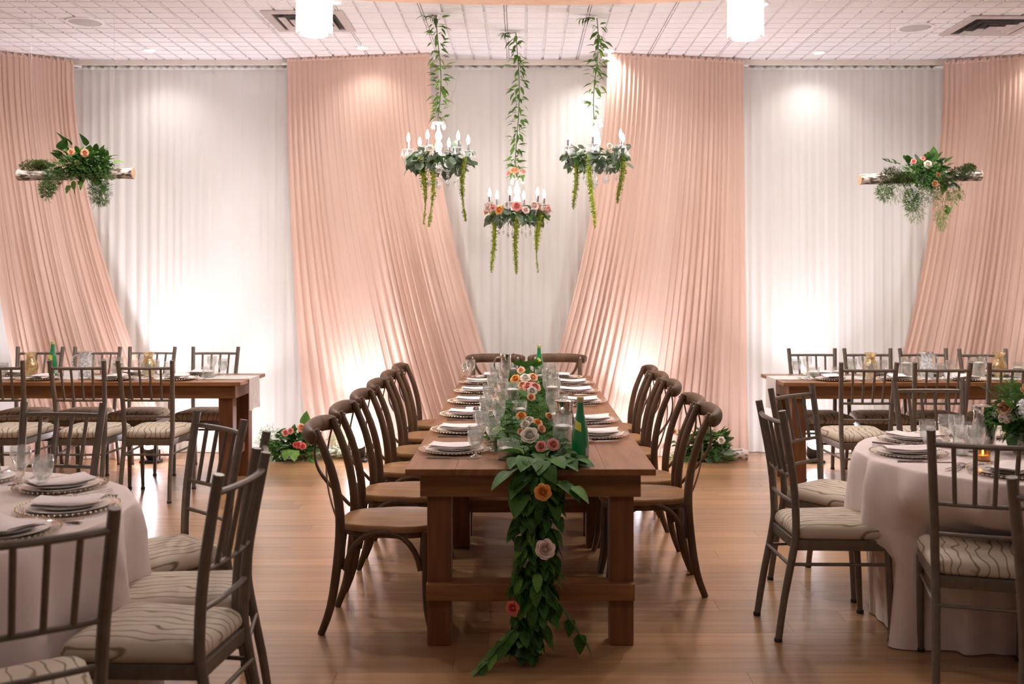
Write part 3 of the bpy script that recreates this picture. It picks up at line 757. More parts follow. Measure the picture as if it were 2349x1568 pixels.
def setting(x, y, z, rz, where, group, cutlery=True, nap=0.0):
    """rz turns +Y to where the diner looks"""
    z += .0015
    c, s = math.cos(rz), math.sin(rz)
    def L(a, b): return (x+a*c-b*s, y+a*s+b*c)
    CH.get((x, y, z), rz, f'glass charger with gold beaded rim, {where}', 'charger plates '+group)
    PL.get((x, y, z+.0055), rz, f'white dinner plate on charger, {where}', 'dinner plates '+group)
    SP.get((x, y, z+.0095), rz, f'small white plate under napkin, {where}', 'salad plates '+group)
    single('napkin', ME['napkin'], (x, y, z+.0175), rz+nap, f'folded pale pink napkin on plate, {where}', 'napkin', 'napkins '+group)
    if cutlery:
        kx, ky = L(.190, -.11); single('knife', ME['knife'], (kx, ky, z), rz+rnd(-.05, .05), f'steel knife, {where}', 'knife', 'knives '+group)
        kx, ky = L(-.192, -.10); single('fork', ME['fork'], (kx, ky, z), rz+rnd(-.06, .06), f'inner steel fork, {where}', 'fork', 'forks '+group)
        kx, ky = L(-.222, -.09); single('fork', ME['fork'], (kx, ky, z), rz+rnd(-.10, .10), f'outer steel fork, {where}', 'fork', 'forks '+group)
def make_goblet(name, h, r, stem, water, cat):
    t = thing(name, '', cat); hb = h-stem
    prof = [(0, .003), (.030, .002), (.031, .004), (.012, .009), (.006, .014), (.0055, stem*.6), (.009, stem*.92), (r*.55, stem+.10*hb), (r*.88, stem+.34*hb), (r, stem+.62*hb), (r*.97, stem+.85*hb), (r*.93, h), (r*.90, h), (r*.94, stem+.84*hb), (r*.955, stem+.6*hb), (r*.83, stem+.34*hb), (r*.45, stem+.13*hb), (0, stem+.10*hb)]
    MB().lathe(prof, 24).build('bowl', M['glass'], t)
    if water:
        k = stem+water*hb
        MB().lathe([(0, stem+.115*hb), (r*.44, stem+.14*hb), (r*.82, stem+.345*hb), (r*.945, stem+.6*hb), (r*.95, k), (0, k)], 24).build('water', M['water'], t)
    return t
GB = Proto(make_goblet('water_goblet', .135, .037, .035, .80, 'goblet'))
WG = Proto(make_goblet('wine_glass', .155, .037, .065, 0, 'wine glass'))
def make_tumbler():
    t = thing('tumbler', '', 'glass')
    MB().lathe([(0, 0), (.030, 0), (.0365, .13), (.0345, .13), (.0285, .008), (0, .008)], 24).build('glass_wall', M['glass'], t)
    MB().lathe([(0, .009), (.0285, .0095), (.033, .095), (0, .095)], 24).build('water', M['water'], t); return t
TU = Proto(make_tumbler())
def make_candle(h, r, level):
    t = thing('floating_candle', '', 'candle')
    MB().lathe([(0, 0), (r-.002, 0), (r, .003), (r, h), (r-.0025, h), (r-.003, .008), (0, .008)], 28).build('glass_cylinder', M['glass'], t)
    MB().lathe([(0, .009), (r-.0035, .009), (r-.0035, level), (0, level)], 28).build('water', M['water'], t)
    wx = MB().lathe([(0, level-.014), (r*.55, level-.012), (r*.80, level+.004), (r*.82, level+.010), (r*.5, level+.016), (0, level+.019)], 24).build('wax', M['wax'], t)
    w = MB().tube([(0, 0, level+.018), (.001, 0, level+.030)], .0010, 5).build('wick', M['rubber'], wx)
    return t
CL = {'low': Proto(make_candle(.085, .046, .040)), 'mid': Proto(make_candle(.125, .042, .072)), 'tall': Proto(make_candle(.160, .044, .105))}
def make_bottle():
    t = thing('water_bottle', '', 'bottle')
    gb = MB().lathe([(0, .004), (.020, 0), (.034, .002), (.0372, .010), (.0380, .030), (.0375, .085), (.0340, .125), (.0255, .165), (.0180, .198), (.0148, .222), (.0138, .250), (0, .250)], 32).build('glass_body', M['bottle'], t)
    MB().lathe([(.0150, .248), (.0155, .250), (.0155, .268), (.013, .272), (0, .272)], 20).build('cap', M['capgold'], t)
    b = MB()
    def lab(u, v):
        d = u-.5; a = -PI/2-.42+d*1.0; z = .150+(v-.5)*.036*(1-.0*abs(d))-d*.014; r = .0385-(z-.10)*.17*1.0 if z > .10 else .0385
        r = {True: .0340+(.125-z)*.1 if z < .125 else .0340-(z-.125)*.2125, False: 0}[True]+.0012
        return (r*math.cos(a), r*math.sin(a), z)
    b.grid(lab, 8, 5).build('neck_label', M['yellow'], gb)
    b = MB(); b.grid(lambda u, v: (.0388*math.cos(-PI/2+.55+u*.85), .0388*math.sin(-PI/2+.55+u*.85), .022+.034*v), 8, 1).build('back_label', M['greycap'], gb)
    return t
BO = Proto(make_bottle())
def make_vase():
    t = thing('mercury_vase', '', 'vase')
    MB().lathe([(0, .004), (.030, 0), (.032, .004), (.030, .010), (.042, .035), (.056, .075), (.055, .105), (.036, .135), (.030, .150), (.034, .172), (.047, .195), (.045, .195), (.030, .168), (.028, .150), (.033, .135), (.052, .103), (.052, .075), (.038, .035), (0, .012)], 32).build('body', M['mercury'], t); return t
VA = Proto(make_vase())
def make_pitcher(name, mat, h=.195):
    t = thing(name, '', 'pitcher'); k = h/.195
    MB().lathe([(0, .003), (.044, 0), (.048, .006), (.054, .05*k), (.052, .09*k), (.043, .135*k), (.040, .16*k), (.047, .195*k), (.044, .195*k), (.037, .16*k), (.040, .135*k), (.049, .09*k), (.050, .05*k), (0, .01)], 28).build('body', mat, t)
    b = MB(); b.grid(lambda u, v: (.040*math.sin((u-.5)*1.6)*(1-v*.7), -.040*math.cos((u-.5)*1.6)-.032*v, .176*k+.02*k*v+.012*abs(u-.5)*v), 8, 4)
    b.build('spout', mat, t)
    MB().tube(bez((0, .043, .17*k), (0, .115, .185*k), (0, .10, .05*k), (0, .052, .05*k), 14), .0065, 8).build('handle', mat, t)
    MB().lathe([(.047, .193*k), (.0485, .197*k), (.046, .199*k), (.040, .197*k), (0, .192*k)], 28).build('rim', M['chrome'], t)
    return t
PC = Proto(make_pitcher('chrome_pitcher', M['chrome'])); PG = Proto(make_pitcher('glass_pitcher', M['crystal']))
def shaker(x, y, z, label):
    t = thing('shaker', label, 'shaker', (x, y, z), 0, 'salt and pepper shakers')
    MB().lathe([(0, 0), (.016, 0), (.018, .003), (.016, .055), (0, .055)], 8).build('glass_body', M['glass'], t, None)
    MB().lathe([(0, .004), (.0145, .004), (.0145, .045), (0, .045)], 8).build('contents', M['card'], t, None)
    MB().lathe([(.0175, .054), (.0175, .064), (.012, .074), (0, .076)], 16).build('lid', M['chrome'], t)
def tent_card(x, y, z, rz, label, w=.11, h=.075):
    b = MB(); b.box((0, 0, h/2), (w, .0012, h), M=TRS((0, -.016, 0), (R(-14), 0, 0))); b.box((0, 0, h/2), (w, .0012, h), M=TRS((0, .016, 0), (R(14), 0, 0)))
    o = b.build('table_card', M['card'], None, None); o.location = (x, y, z); o.rotation_euler = (0, 0, rz); tag(o, label, 'card', 'white table cards')

# main table settings
TT = TZ
for y, o in zip(LEFTY, ORD): setting(-.305, y+.03, TT, -PI/2, f'left side of long table, {o}', 'on the left of the long table', True, rnd(-.06, .06))
SETR = [5.10, 5.62, 6.50, 7.10, 7.66]
for y, o in zip(SETR, ORD[:4]+ORD[5:]): setting(.372, y, TT, PI/2, f'right side of long table, {o}', 'on the right of the long table', True, rnd(-.06, .06))
for x, o in ((-.235, 'left'), (.315, 'right')): setting(x, 8.125, TT, PI, f'{o} place at the far table head', 'at the head of the long table', False)
gg = 'goblets on the long table'; gw = 'wine glasses on the long table'
for y, o in zip(LEFTY, ORD):
    GB.get((-.205+rnd(-.01, .015), y-.115, TT), 0, f'water-filled goblet, left side of long table, {o}', gg)
    WG.get((-.125+rnd(-.01, .01), y+.03, TT), 0, f'empty wine glass, left side of long table, {o}', gw)
for y, o in zip(SETR, ORD[:4]+ORD[5:]):
    GB.get((.225+rnd(-.01, .01), y+.17, TT), 0, f'water-filled goblet, right side of long table, {o}', gg)
    if y > 5.2: WG.get((.165+rnd(-.01, .01), y+.06, TT), 0, f'empty wine glass, right side of long table, {o}', gw)
WG.get((-.40, 8.02, TT), 0, 'wine glass at the far left corner of long table', gw); GB.get((-.44, 8.12, TT), 0, 'water goblet at the far left corner of long table', gg)
gc = 'floating candles on the long table'
for (px, py, k, lab) in ((1165, 1053, 'low', 'low floating candle by the front of the garland'), (1290, 1034, 'tall', 'tall floating candle beside the near green bottle'),
                         (1192, 972, 'mid', 'floating candle left of the garland, second nearest'), (1176, 936, 'tall', 'tall floating candle left of the garland'),
                         (1267, 930, 'tall', 'tall floating candle right of the garland'), (1240, 886, 'mid', 'floating candle right of the garland near the far roses'),
                         (1176, 869, 'mid', 'floating candle near the far pitcher'), (1278, 985, 'mid', 'floating candle behind the near chrome pitcher')):
    p = on(px, py, TT); CL[k].get((p.x, p.y, TT), 0, lab, gc)
p = on(1331, 1054, TT); BO.get((p.x, p.y, TT), .0, 'green glass water bottle with yellow label at near end of table', 'green water bottles')
BO.get((.135, 8.02, TT), .4, 'green glass water bottle at the far end of the long table', 'green water bottles')
PC.get((.205, 4.93, TT), R(170), 'chrome water pitcher behind the near green bottle', 'chrome pitchers')
PC.get((-.125, 8.06, TT), R(90), 'chrome water pitcher at the far end of the long table', 'chrome pitchers')
p = on(1092, 962, TT); shaker(p.x, p.y, TT, 'glass salt shaker with metal lid, left of the two'); shaker(p.x+.042, p.y-.01, TT, 'glass pepper shaker with metal lid, right of the two')
o = MB().box((0, 0, .001), (.13, .09, .002)).build('place_card', M['card'], None, None); o.location = (-.275, 6.22, TT+.001); tag(o, 'white card lying flat between two plates on the long table', 'card')

# farm tables at the sides
gl = 'on the left farm table'; gr = 'on the right farm table'
NTH = ['nearest the table end', 'second from the end', 'third from the end', 'fourth from the end']
for x, o in zip((-2.595, -3.065, -3.625), NTH): setting(x, 7.70, BZ, 0, f'near side of left farm table, {o}', gl, True)
for x, o in zip((-2.54, -3.065, -3.52, -3.995), NTH): setting(x, 8.035, BZ, PI, f'far side of left farm table, {o}', gl, False)
for x, o in zip((2.33, 2.825, 3.325), NTH): setting(x, 7.665, BZ, 0, f'near side of right farm table, {o}', gr, True)
for x, o in zip((2.35, 2.80, 3.25, 3.71), NTH): setting(x, 7.99, BZ, PI, f'far side of right farm table, {o}', gr, False)
for x, o in ((-3.77, 'far from the end'), (-2.865, 'near the end')): VA.get((x, 7.86, BZ), 0, f'gold mercury glass vase on left farm table, {o}', 'gold mercury vases')
for x, o in ((2.665, 'near the end'), (3.645, 'far from the end')): VA.get((x, 7.82, BZ), 0, f'gold mercury glass vase on right farm table, {o}', 'gold mercury vases')
BO.get((-3.655, 7.98, BZ), .2, 'green glass water bottle on the left farm table', 'green water bottles')
PG.get((-3.37, 7.90, BZ), R(100), 'clear glass pitcher on the left farm table', 'glass pitchers'); PG.get((3.10, 7.84, BZ), R(-80), 'clear glass pitcher on the right farm table', 'glass pitchers')
tent_card(-3.40, 7.73, BZ, .05, 'white tent card on the left farm table'); tent_card(3.24, 7.72, BZ, -.05, 'white tent card on the right farm table')
i = 0
for x, y, k, lab in ((-2.40, 7.84, 'low', 'nearest the table end'), (-2.70, 7.86, 'mid', 'beside the near vase'), (-3.10, 7.86, 'tall', 'beside the pitcher'), (-4.05, 7.84, 'mid', 'at the left edge of view')):
    CL[k].get((x, y, BZ), 0, f'floating candle on left farm table, {lab}', 'floating candles on the farm tables')
for x, y, k, lab in ((2.22, 7.80, 'low', 'nearest the table end'), (2.42, 7.84, 'low', 'second from the end'), (2.94, 7.82, 'tall', 'between vase and pitcher'), (3.50, 7.84, 'tall', 'left of the far vase'), (3.78, 7.80, 'mid', 'right of the far vase')):
    CL[k].get((x, y, BZ), 0, f'floating candle on right farm table, {lab}', 'floating candles on the farm tables')
for x, y, lab in ((-2.33, 7.98, 'corner place'), (-2.86, 7.98, 'second place'), (-3.28, 8.02, 'third place'), (-2.78, 7.60, 'near second place'), (-3.86, 7.62, 'near third place')):
    GB.get((x, y, BZ), 0, f'water goblet on left farm table, {lab}', 'goblets '+gl); WG.get((x-.09, y+.02, BZ), 0, f'wine glass on left farm table, {lab}', 'wine glasses '+gl)
for x, y, lab in ((2.14, 7.98, 'corner place'), (2.575, 7.98, 'second place'), (3.03, 7.98, 'third place'), (3.52, 7.98, 'fourth place'), (2.58, 7.57, 'near second place'), (3.09, 7.57, 'near third place')):
    GB.get((x, y, BZ), 0, f'water goblet on right farm table, {lab}', 'goblets '+gr); WG.get((x+.09, y+.02, BZ), 0, f'wine glass on right farm table, {lab}', 'wine glasses '+gr)

# round tables
def round_settings(c, spots, z, tname):
    g = f'on the {tname} round table'
    for a, d, lab in spots:
        x, y = c[0]+d*math.cos(R(a)), c[1]+d*math.sin(R(a))
        setting(x, y, z, R(a)+PI/2, f'{tname} round table, {lab}', g, True, rnd(-.08, .08))
round_settings(LC, ((48, .575, 'far right place'), (8, .575, 'middle right place'), (-26, .575, 'near right place'), (90, .57, 'far place'), (-62, .575, 'near place')), CZ, 'left')
round_settings(RC, ((178, .565, 'left place'), (135, .565, 'far left place'), (93, .565, 'far place'), (233, .55, 'near left place'), (283, .56, 'near place')), CZ, 'right')
for x, y, lab in ((-1.735, 3.71, 'in front, beside the napkins'), (-2.02, 3.46, 'second, near the left edge')): GB.get((x, y, CZ), 0, f'water-filled goblet on the left round table, {lab}', 'goblets on the round tables')
for x, y, lab in ((-1.86, 3.80, 'behind the goblet'), (-1.78, 3.42, 'by the near right place')): WG.get((x, y, CZ), 0, f'empty wine glass on the left round table, {lab}', 'wine glasses on the round tables')
for x, y, lab in ((-1.95, 3.64, 'tall one at the left edge'), (-2.10, 3.78, 'tall one cut off by the left edge')): TU.get((x, y, CZ), 0, f'water tumbler on the left round table, {lab}', 'tumblers on the round tables')
for x, y, lab in ((1.83, 4.62, 'leftmost'), (2.05, 4.83, 'beside the chrome pitcher')): GB.get((x, y, CZ), 0, f'water-filled goblet on the right round table, {lab}', 'goblets on the round tables')
for x, y, lab in ((1.94, 4.68, 'beside the leftmost goblet'), (1.90, 4.28, 'near the amber votive')): WG.get((x, y, CZ), 0, f'empty wine glass on the right round table, {lab}', 'wine glasses on the round tables')
TU.get((1.93, 4.50, CZ), 0, 'water tumbler in the middle of the right round table glasses', 'tumblers on the round tables'); TU.get((2.02, 4.60, CZ), 0, 'water tumbler left of the chrome pitcher on right round table', 'tumblers on the round tables')
PC.get((2.10, 4.66, CZ), R(-60), 'chrome water pitcher beside the flowers on right round table', 'chrome pitchers')
t = thing('votive_candle', 'lit amber glass votive candle on the right round table', 'candle', (1.965, 4.365, CZ))
MB().lathe([(0, 0), (.027, 0), (.030, .004), (.031, .058), (.029, .058), (.028, .006), (0, .006)], 24).build('glass_cup', M['amber'], t)
MB().lathe([(0, .007), (.025, .007), (.025, .024), (0, .024)], 20).build('wax', M['wax'], t)
MB().lathe([(0, .024), (.0035, .030), (.0042, .036), (.002, .046), (0, .052)], 10).build('flame', M['flame'], t)
o = MB().box((0, 0, .001), (.13, .09, .002)).build('place_card', M['card'], None, None); o.location = (2.08, 4.28, CZ+.001); o.rotation_euler = (0, 0, .3); tag(o, 'white card lying flat on the right round table', 'card')
# ---------------------------------------------------------------- leaves and flowers
def leaf_mesh(name, mat, L=1.0, W=.7, fold=.12, droop=.25, shape='oval', teeth=0):
    rows = 6; b = MB()
    for i in range(rows+1):
        t = i/rows
        if shape == 'oval': w = math.sin(PI*min(1, t**.8))**.75
        elif shape == 'heart': w = math.sin(PI*t**.55)**.8 if t < 1 else 0
        elif shape == 'lance': w = math.sin(PI*t**.75)**1.1
        elif shape == 'round': w = math.sqrt(max(0, 1-(2*t-1)**2))
        else: w = math.sin(PI*t)
        w = max(w, .02)*W/2
        if teeth: w *= 1+teeth*(1 if i % 2 else -1)
        y = L*t; z = -droop*t*t*L
        b.v += [(-w, y, z+fold*w*2), (-w*.5, y, z+fold*w*.8), (0, y, z), (w*.5, y, z+fold*w*.8), (w, y, z+fold*w*2)]
    for i in range(rows):
        for k in range(4): b.f.append((i*5+k, i*5+k+1, (i+1)*5+k+1, (i+1)*5+k))
    return b.mesh(name, mat, 80)
LF = {}
for key, mat in (('broad', 'leaf'), ('broad_light', 'leaf_light'), ('broad_dark', 'leaf_dark')):
    LF[key] = leaf_mesh('leaf', M[mat], 1, .78, .10, .22, 'heart')
for key, mat in (('oval', 'leaf'), ('oval_light', 'leaf_light'), ('oval_dark', 'leaf_dark')):
    LF[key] = leaf_mesh('leaf', M[mat], 1, .52, .12, .20, 'oval')
LF['smilax'] = leaf_mesh('leaf', M['smilax'], 1, .34, .15, .25, 'lance'); LF['smilax2'] = leaf_mesh('leaf', M['leaf_light'], 1, .32, .15, .15, 'lance'); LF['smilax3'] = leaf_mesh('leaf', M['leaf'], 1, .36, .15, .35, 'lance')
LF['euc'] = leaf_mesh('leaf', M['euc'], 1, .80, .06, .15, 'round'); LF['euc2'] = leaf_mesh('leaf', M['euc'], 1, .6, .10, .25, 'oval')
LF['ivy'] = leaf_mesh('leaf', M['leaf_light'], 1, .85, .08, .2, 'heart', .12)
def leaf(parent, key, p, d, roll, k, name='leaf'): return put(name, LF[key], parent, aim(p, d, roll, k))
def rose_mesh(name, mat, full=.92):
    b = MB(); rg = random.Random(name)
    rings = [(3, .17, .05, .74, 2.5, .10), (3, .25, .21, .77, 2.6, .08), (4, .36, .45, .74, 2.05, .06), (5, .46, .72, .66, 1.65, .03), (6, .56, .98*full, .52, 1.40, .0)]
    for ri, (n, r0, r1, H, wd, z0) in enumerate(rings):
        for k in range(n):
            a0 = 2*PI*(k+rg.uniform(-.1, .1))/n+ri*.7
            def fn(u, v):
                a = a0+(u-.5)*wd; e = 1-.30*(abs(u-.5)*2)**2.4*v
                h = v*e
                r = r0*(.4+.6*min(1, 2*h))+(r1-r0)*h*h + .05*max(0, v-.8)*5*r1*.35
                r *= 1+.20*(u-.5)+.05*math.sin(5*u+a0)
                return (r*math.cos(a), r*math.sin(a), z0+H*math.sin(h*1.45)-.12*max(0, h-.75)*4*(r1 > .5))
            b.grid(fn, 5, 5)
    b.lathe([(0, -.22), (.16, -.16), (.30, 0), (.42, .12), (.30, .25), (.19, .45), (.15, .66), (.07, .76), (0, .78)], 12)
    return b.mesh(name, M[mat], 75)
RS = {k: rose_mesh('rose_'+k, 'rose_'+k) for k in ('peach', 'pink', 'white', 'orange', 'coral', 'blush')}
def rose(parent, k, p, d, s, label=None):
    """opens along d"""
    z = Vector(d).normalized(); x = z.cross(Vector((.13, .9, .2))).normalized(); y = z.cross(x)
    Mx = Matrix.Translation(p) @ Matrix((x, y, z)).transposed().to_4x4() @ Matrix.Diagonal((s, s, s, 1))
    o = put('rose', RS[k], parent, Mx)
    o['label'] = label or {'peach': 'peach rose', 'pink': 'pink rose', 'white': 'cream white rose', 'orange': 'orange rose', 'coral': 'deep coral rose', 'blush': 'pale blush rose'}[k]
    return o
def bloom(parent, p, s, mat, seed, n=60, label=None):
    """round cluster of many small florets"""
    rg = random.Random(seed); b = MB()
    for i in range(n):
        v = Vector((rg.gauss(0, 1), rg.gauss(0, 1), rg.gauss(0, 1))).normalized()
        if v.z < -.5: v.z = -v.z
        T = aim(Vector(v)*s, v+Vector((.01, 0, 0)))
        for q in range(4):
            a = q*PI/2+rg.uniform(0, .4); r = s*.30
            d1 = Vector((math.cos(a), .15, math.sin(a))); d2 = Vector((math.cos(a+.8), .25, math.sin(a+.8)))
            b.add([(0, 0, 0), tuple(d1*r), tuple((d1+d2)*r*.62), tuple(d2*r)], [(0, 1, 2, 3)], T)
    b.lathe([(0, -s*.9), (s*.7, -s*.5), (s*.88, 0), (s*.7, s*.5), (0, s*.9)], 10)
    o = b.build('bloom', M[mat], parent, 60); o.location = p
    if label: o['label'] = label
    return o
def leafbed(parent, name, mat, pts, seed, k=(.04, .07), W=.5, lift=(-.2, .7), bias=(0, -.2, 0)):
    """many small leaves too crowded to pick apart, joined into one part"""
    rg = random.Random(seed); src = leaf_mesh('leaf_source', M[mat], 1, W, .12, .22, 'oval'); vs = [v.co.copy() for v in src.vertices]; fs = [tuple(p.vertices) for p in src.polygons]
    bpy.data.meshes.remove(src); b = MB()
    for p in pts:
        a = rg.uniform(0, 2*PI); d = Vector((math.cos(a), math.sin(a), rg.uniform(*lift)))+Vector(bias)
        b.add(vs, fs, aim(p, d, rg.uniform(-.8, .8), rg.uniform(*k)))
    return tag(b.build(name, M[mat], parent, 80), kind='stuff')
def blob(c, r, n, seed, flat=1.0):
    rg = random.Random(seed); out = []
    while len(out) < n:
        q = Vector((rg.uniform(-1, 1), rg.uniform(-1, 1), rg.uniform(-1, 1)))
        if q.length < 1: out.append(Vector(c)+Vector((q.x*r[0], q.y*r[1], q.z*r[2])))
    return out
def fern(parent, name, mat, blobs, seed, n, ln=(.015, .035), down=0.0, wid=.0016):
    """fine needle foliage nobody could count: blobs = (center, (rx, ry, rz))"""
    rg = random.Random(seed); b = MB()
    for c, r in blobs:
        c = Vector(c)
        for i in range(n):
            while True:
                q = Vector((rg.uniform(-1, 1), rg.uniform(-1, 1), rg.uniform(-1, 1)))
                if q.length < 1: break
            p = c+Vector((q.x*r[0], q.y*r[1], q.z*r[2]))
            d = (q+Vector((rg.uniform(-.8, .8), rg.uniform(-.8, .8), rg.uniform(-.8, .8)-down))).normalized(); l = rg.uniform(*ln)
            s = d.cross(Vector((rg.uniform(-1, 1), rg.uniform(-1, 1), rg.uniform(-1, 1)))).normalized()*wid
            e = p+d*l; m = p+d*l*.5
            b.add([p, m+s, e, m-s], [(0, 1, 2, 3)])
            for k in (.35, .7):
                f = p+d*l*k; g2 = (d+s.normalized()*rg.choice((-1.2, 1.2))).normalized()*l*.5; s2 = g2.cross(d).normalized()*wid
                b.add([f, f+g2*.5+s2, f+g2, f+g2*.5-s2], [(0, 1, 2, 3)])
    return tag(b.build(name, M[mat], parent, None), kind='stuff')
def strand_mesh(seed, L=1.0, knots=((.0, .018), (.55, .013), (.62, .006), (.80, .004), (.86, .011), (.95, .006), (1.0, .002)), n=420):
    rg = random.Random(seed); b = MB()
    def rad(t):
        for (a, ra), (c, rc) in zip(knots, knots[1:]):
            if a <= t <= c: return ra+(rc-ra)*(t-a)/(c-a)
        return knots[-1][1]
    pts = [(.012*math.sin(3*t+seed), .008*math.cos(4*t+seed), -L*t) for t in [i/14 for i in range(15)]]
    b.tube(pts, [max(.0012, rad(i/14)*.42) for i in range(15)], 6)
    for i in range(n):
        t = rg.random(); a = rg.uniform(0, 2*PI); r = rad(t)*rg.uniform(.5, 1.1); i0 = min(13, int(t*14))
        c = Vector(pts[i0]); p = c+Vector((math.cos(a)*r*.6, math.sin(a)*r*.6, -L*(t-i0/14)))
        d = Vector((math.cos(a)*.35, math.sin(a)*.35, -1)).normalized(); l = .010+r*.9; s = Vector((-math.sin(a), math.cos(a), 0))*(.0022+r*.10)
        b.add([p, p+d*l*.5+s, p+d*l, p+d*l*.5-s], [(0, 1, 2, 3)])
    return b.mesh('amaranthus_strand', M['amaranth'], 60)
STR = [strand_mesh(1), strand_mesh(2, knots=((0, .020), (.35, .017), (.75, .013), (.95, .007), (1, .002))), strand_mesh(3, knots=((0, .022), (.4, .019), (.6, .012), (.66, .002), (.80, .0015), (.84, .007), (.9, .003), (1, .001)))]
def strand(parent, p, L, k): return put('amaranthus_strand', STR[k], parent, TRS(p, (0, 0, rnd(0, 6)), (1.9, 1.9, L)))
def rdir(z0=-1, z1=1):
    a = rnd(0, 2*PI); return Vector((math.cos(a), math.sin(a), rnd(z0, z1)))

# ---------------------------------------------------------------- garland on the long table
G = thing('table_garland', 'leafy green rose garland along the long table, spilling to the floor', 'garland', (.04, 4.2, TT))
O = Vector(G.location)
def gx(y): return .035+.03*math.sin(1.9*y+.4)+(.02 if y < 4.6 else 0)
path = [(gx(y), y, TT+.03) for y in [8.05-.1*i for i in range(38)]]+[(.055, 4.22, TT+.03), (.06, 4.165, TT-.02), (.068, 4.135, .60), (.07, 4.125, .42), (.045, 4.12, .27), (.02, 4.10, .13), (-.02, 4.05, .04)]
MB().tube([Vector(p)-O for p in path], .014, 6).build('vine', M['stem'], G)
keys = ['broad', 'broad_dark', 'broad', 'broad_dark', 'oval', 'oval_dark', 'broad_light', 'broad']
for i in range(130):
    y = 4.28+(8.05-4.28)*(i/130)**1.6+rnd(-.02, .02); sx = rnd(-1, 1); wdt = .15 if y < 5.2 else .125
    h = .02+(.05 if y > 5 else .028)*(1-sx*sx)+rnd(0, .02)
    if y < 4.62: sx = max(sx, -.45); h *= .8
    p = Vector((gx(y)+sx*wdt, y, TT+h)); d = Vector((sx*1.0+rnd(-.5, .5), rnd(-1.1, .5), rnd(-.2, .25 if y < 5 else .5)))
    leaf(G, random.choice(keys), p-O, d, rnd(-.5, .5), rnd(.075, .110))
for i in range(140):
    f = i/140; z = .78-.74*f
    cxx = .062-.10*max(0, f-.45)**1.1-.0*f; half = .105-.035*f
    sx = rnd(-1, 1)
    p = Vector((cxx+sx*half*.8, 4.135-.03*f-.05*rnd(0, 1)*(1-abs(sx)), max(.035, z)))
    d = Vector((sx*.7+rnd(-.35, .35), -.30+rnd(-.3, .2), -1.0+rnd(-.15, .75)*(1-.5*f)))
    if p.z < .10: d = Vector((rnd(-1, .3), -.6, .12))
    leaf(G, random.choice(['oval', 'oval_dark', 'broad', 'oval', 'broad_dark', 'oval', 'oval_dark', 'oval_light']), p-O, d, rnd(-.5, .5), rnd(.062, .096)*(1 if p.z > .10 else .85))
for (x, z, dx, key, k) in ((.02, .735, -.6, 'broad', .115), (.14, .72, .9, 'broad', .13), (.20, .70, .8, 'broad_light', .10), (-.04, .76, -.9, 'broad', .115), (.10, .66, .35, 'broad', .12), (.0, .68, -.2, 'broad', .12)):
    leaf(G, key, Vector((x, 4.13, z))-O, (dx, -.5, -.45), 0, k)
for i in range(18):
    sx = rnd(-1, 1); leaf(G, random.choice(['broad', 'broad', 'broad_dark', 'oval']), Vector((.055+sx*.11, rnd(4.17, 4.28), TT+.035+.02*random.random()))-O, (sx*.7+rnd(-.2, .2), -1, rnd(-.35, .05)), rnd(-.4, .4), rnd(.095, .125))
# trailing sprigs at the foot
for a, b, n in ((Vector((.06, 4.10, .36)), Vector((.245, 4.06, .10)), 9), (Vector((-.01, 4.08, .16)), Vector((-.16, 3.99, .02)), 8)):
    MB().tube([a-O, (a*.5+b*.5)-O+Vector((0, -.01, .015)), b-O], .003, 5).build('sprig', M['stem'], G)
    for i in range(n):
        p = a.lerp(b, (i+1)/n); d = (b-a).normalized()+Vector((.6*(-1)**i*.6, -.2, -.35 if n == 9 else .1))
        leaf(G, random.choice(['oval_light', 'oval', 'broad']), p-O, d, rnd(-.4, .4), rnd(.06, .085))
fern(G, 'fern_filler', 'fern', [(Vector((gx(y)+rnd(-.03, .03), y, TT+.035))-O, (.17, .16, .045)) for y in [4.5+.28*i for i in range(13)]], 5, 300, (.025, .05))
bp = []
for i in range(900):
    y = 4.26+(8.02-4.26)*random.random()**1.3; sx = rnd(-1, 1) if y > 4.62 else rnd(-.45, 1); bp.append(Vector((gx(y)+sx*.15, y, TT+.010+.045*(1-sx*sx)*random.random()))-O)
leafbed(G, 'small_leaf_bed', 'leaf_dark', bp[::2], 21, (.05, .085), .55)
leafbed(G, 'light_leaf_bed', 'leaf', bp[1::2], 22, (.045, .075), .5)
bp = []
for i in range(230):
    f = random.random(); bp.append(Vector((.062-.10*max(0, f-.45)**1.1+rnd(-1, 1)*(.085-.03*f), 4.14-.05*f-.02*random.random(), .76-.71*f))-O)
leafbed(G, 'hanging_leaf_bed', 'leaf_dark', bp, 23, (.05, .085), .55, (-1.4, -.1), (0, -.3, -.3))
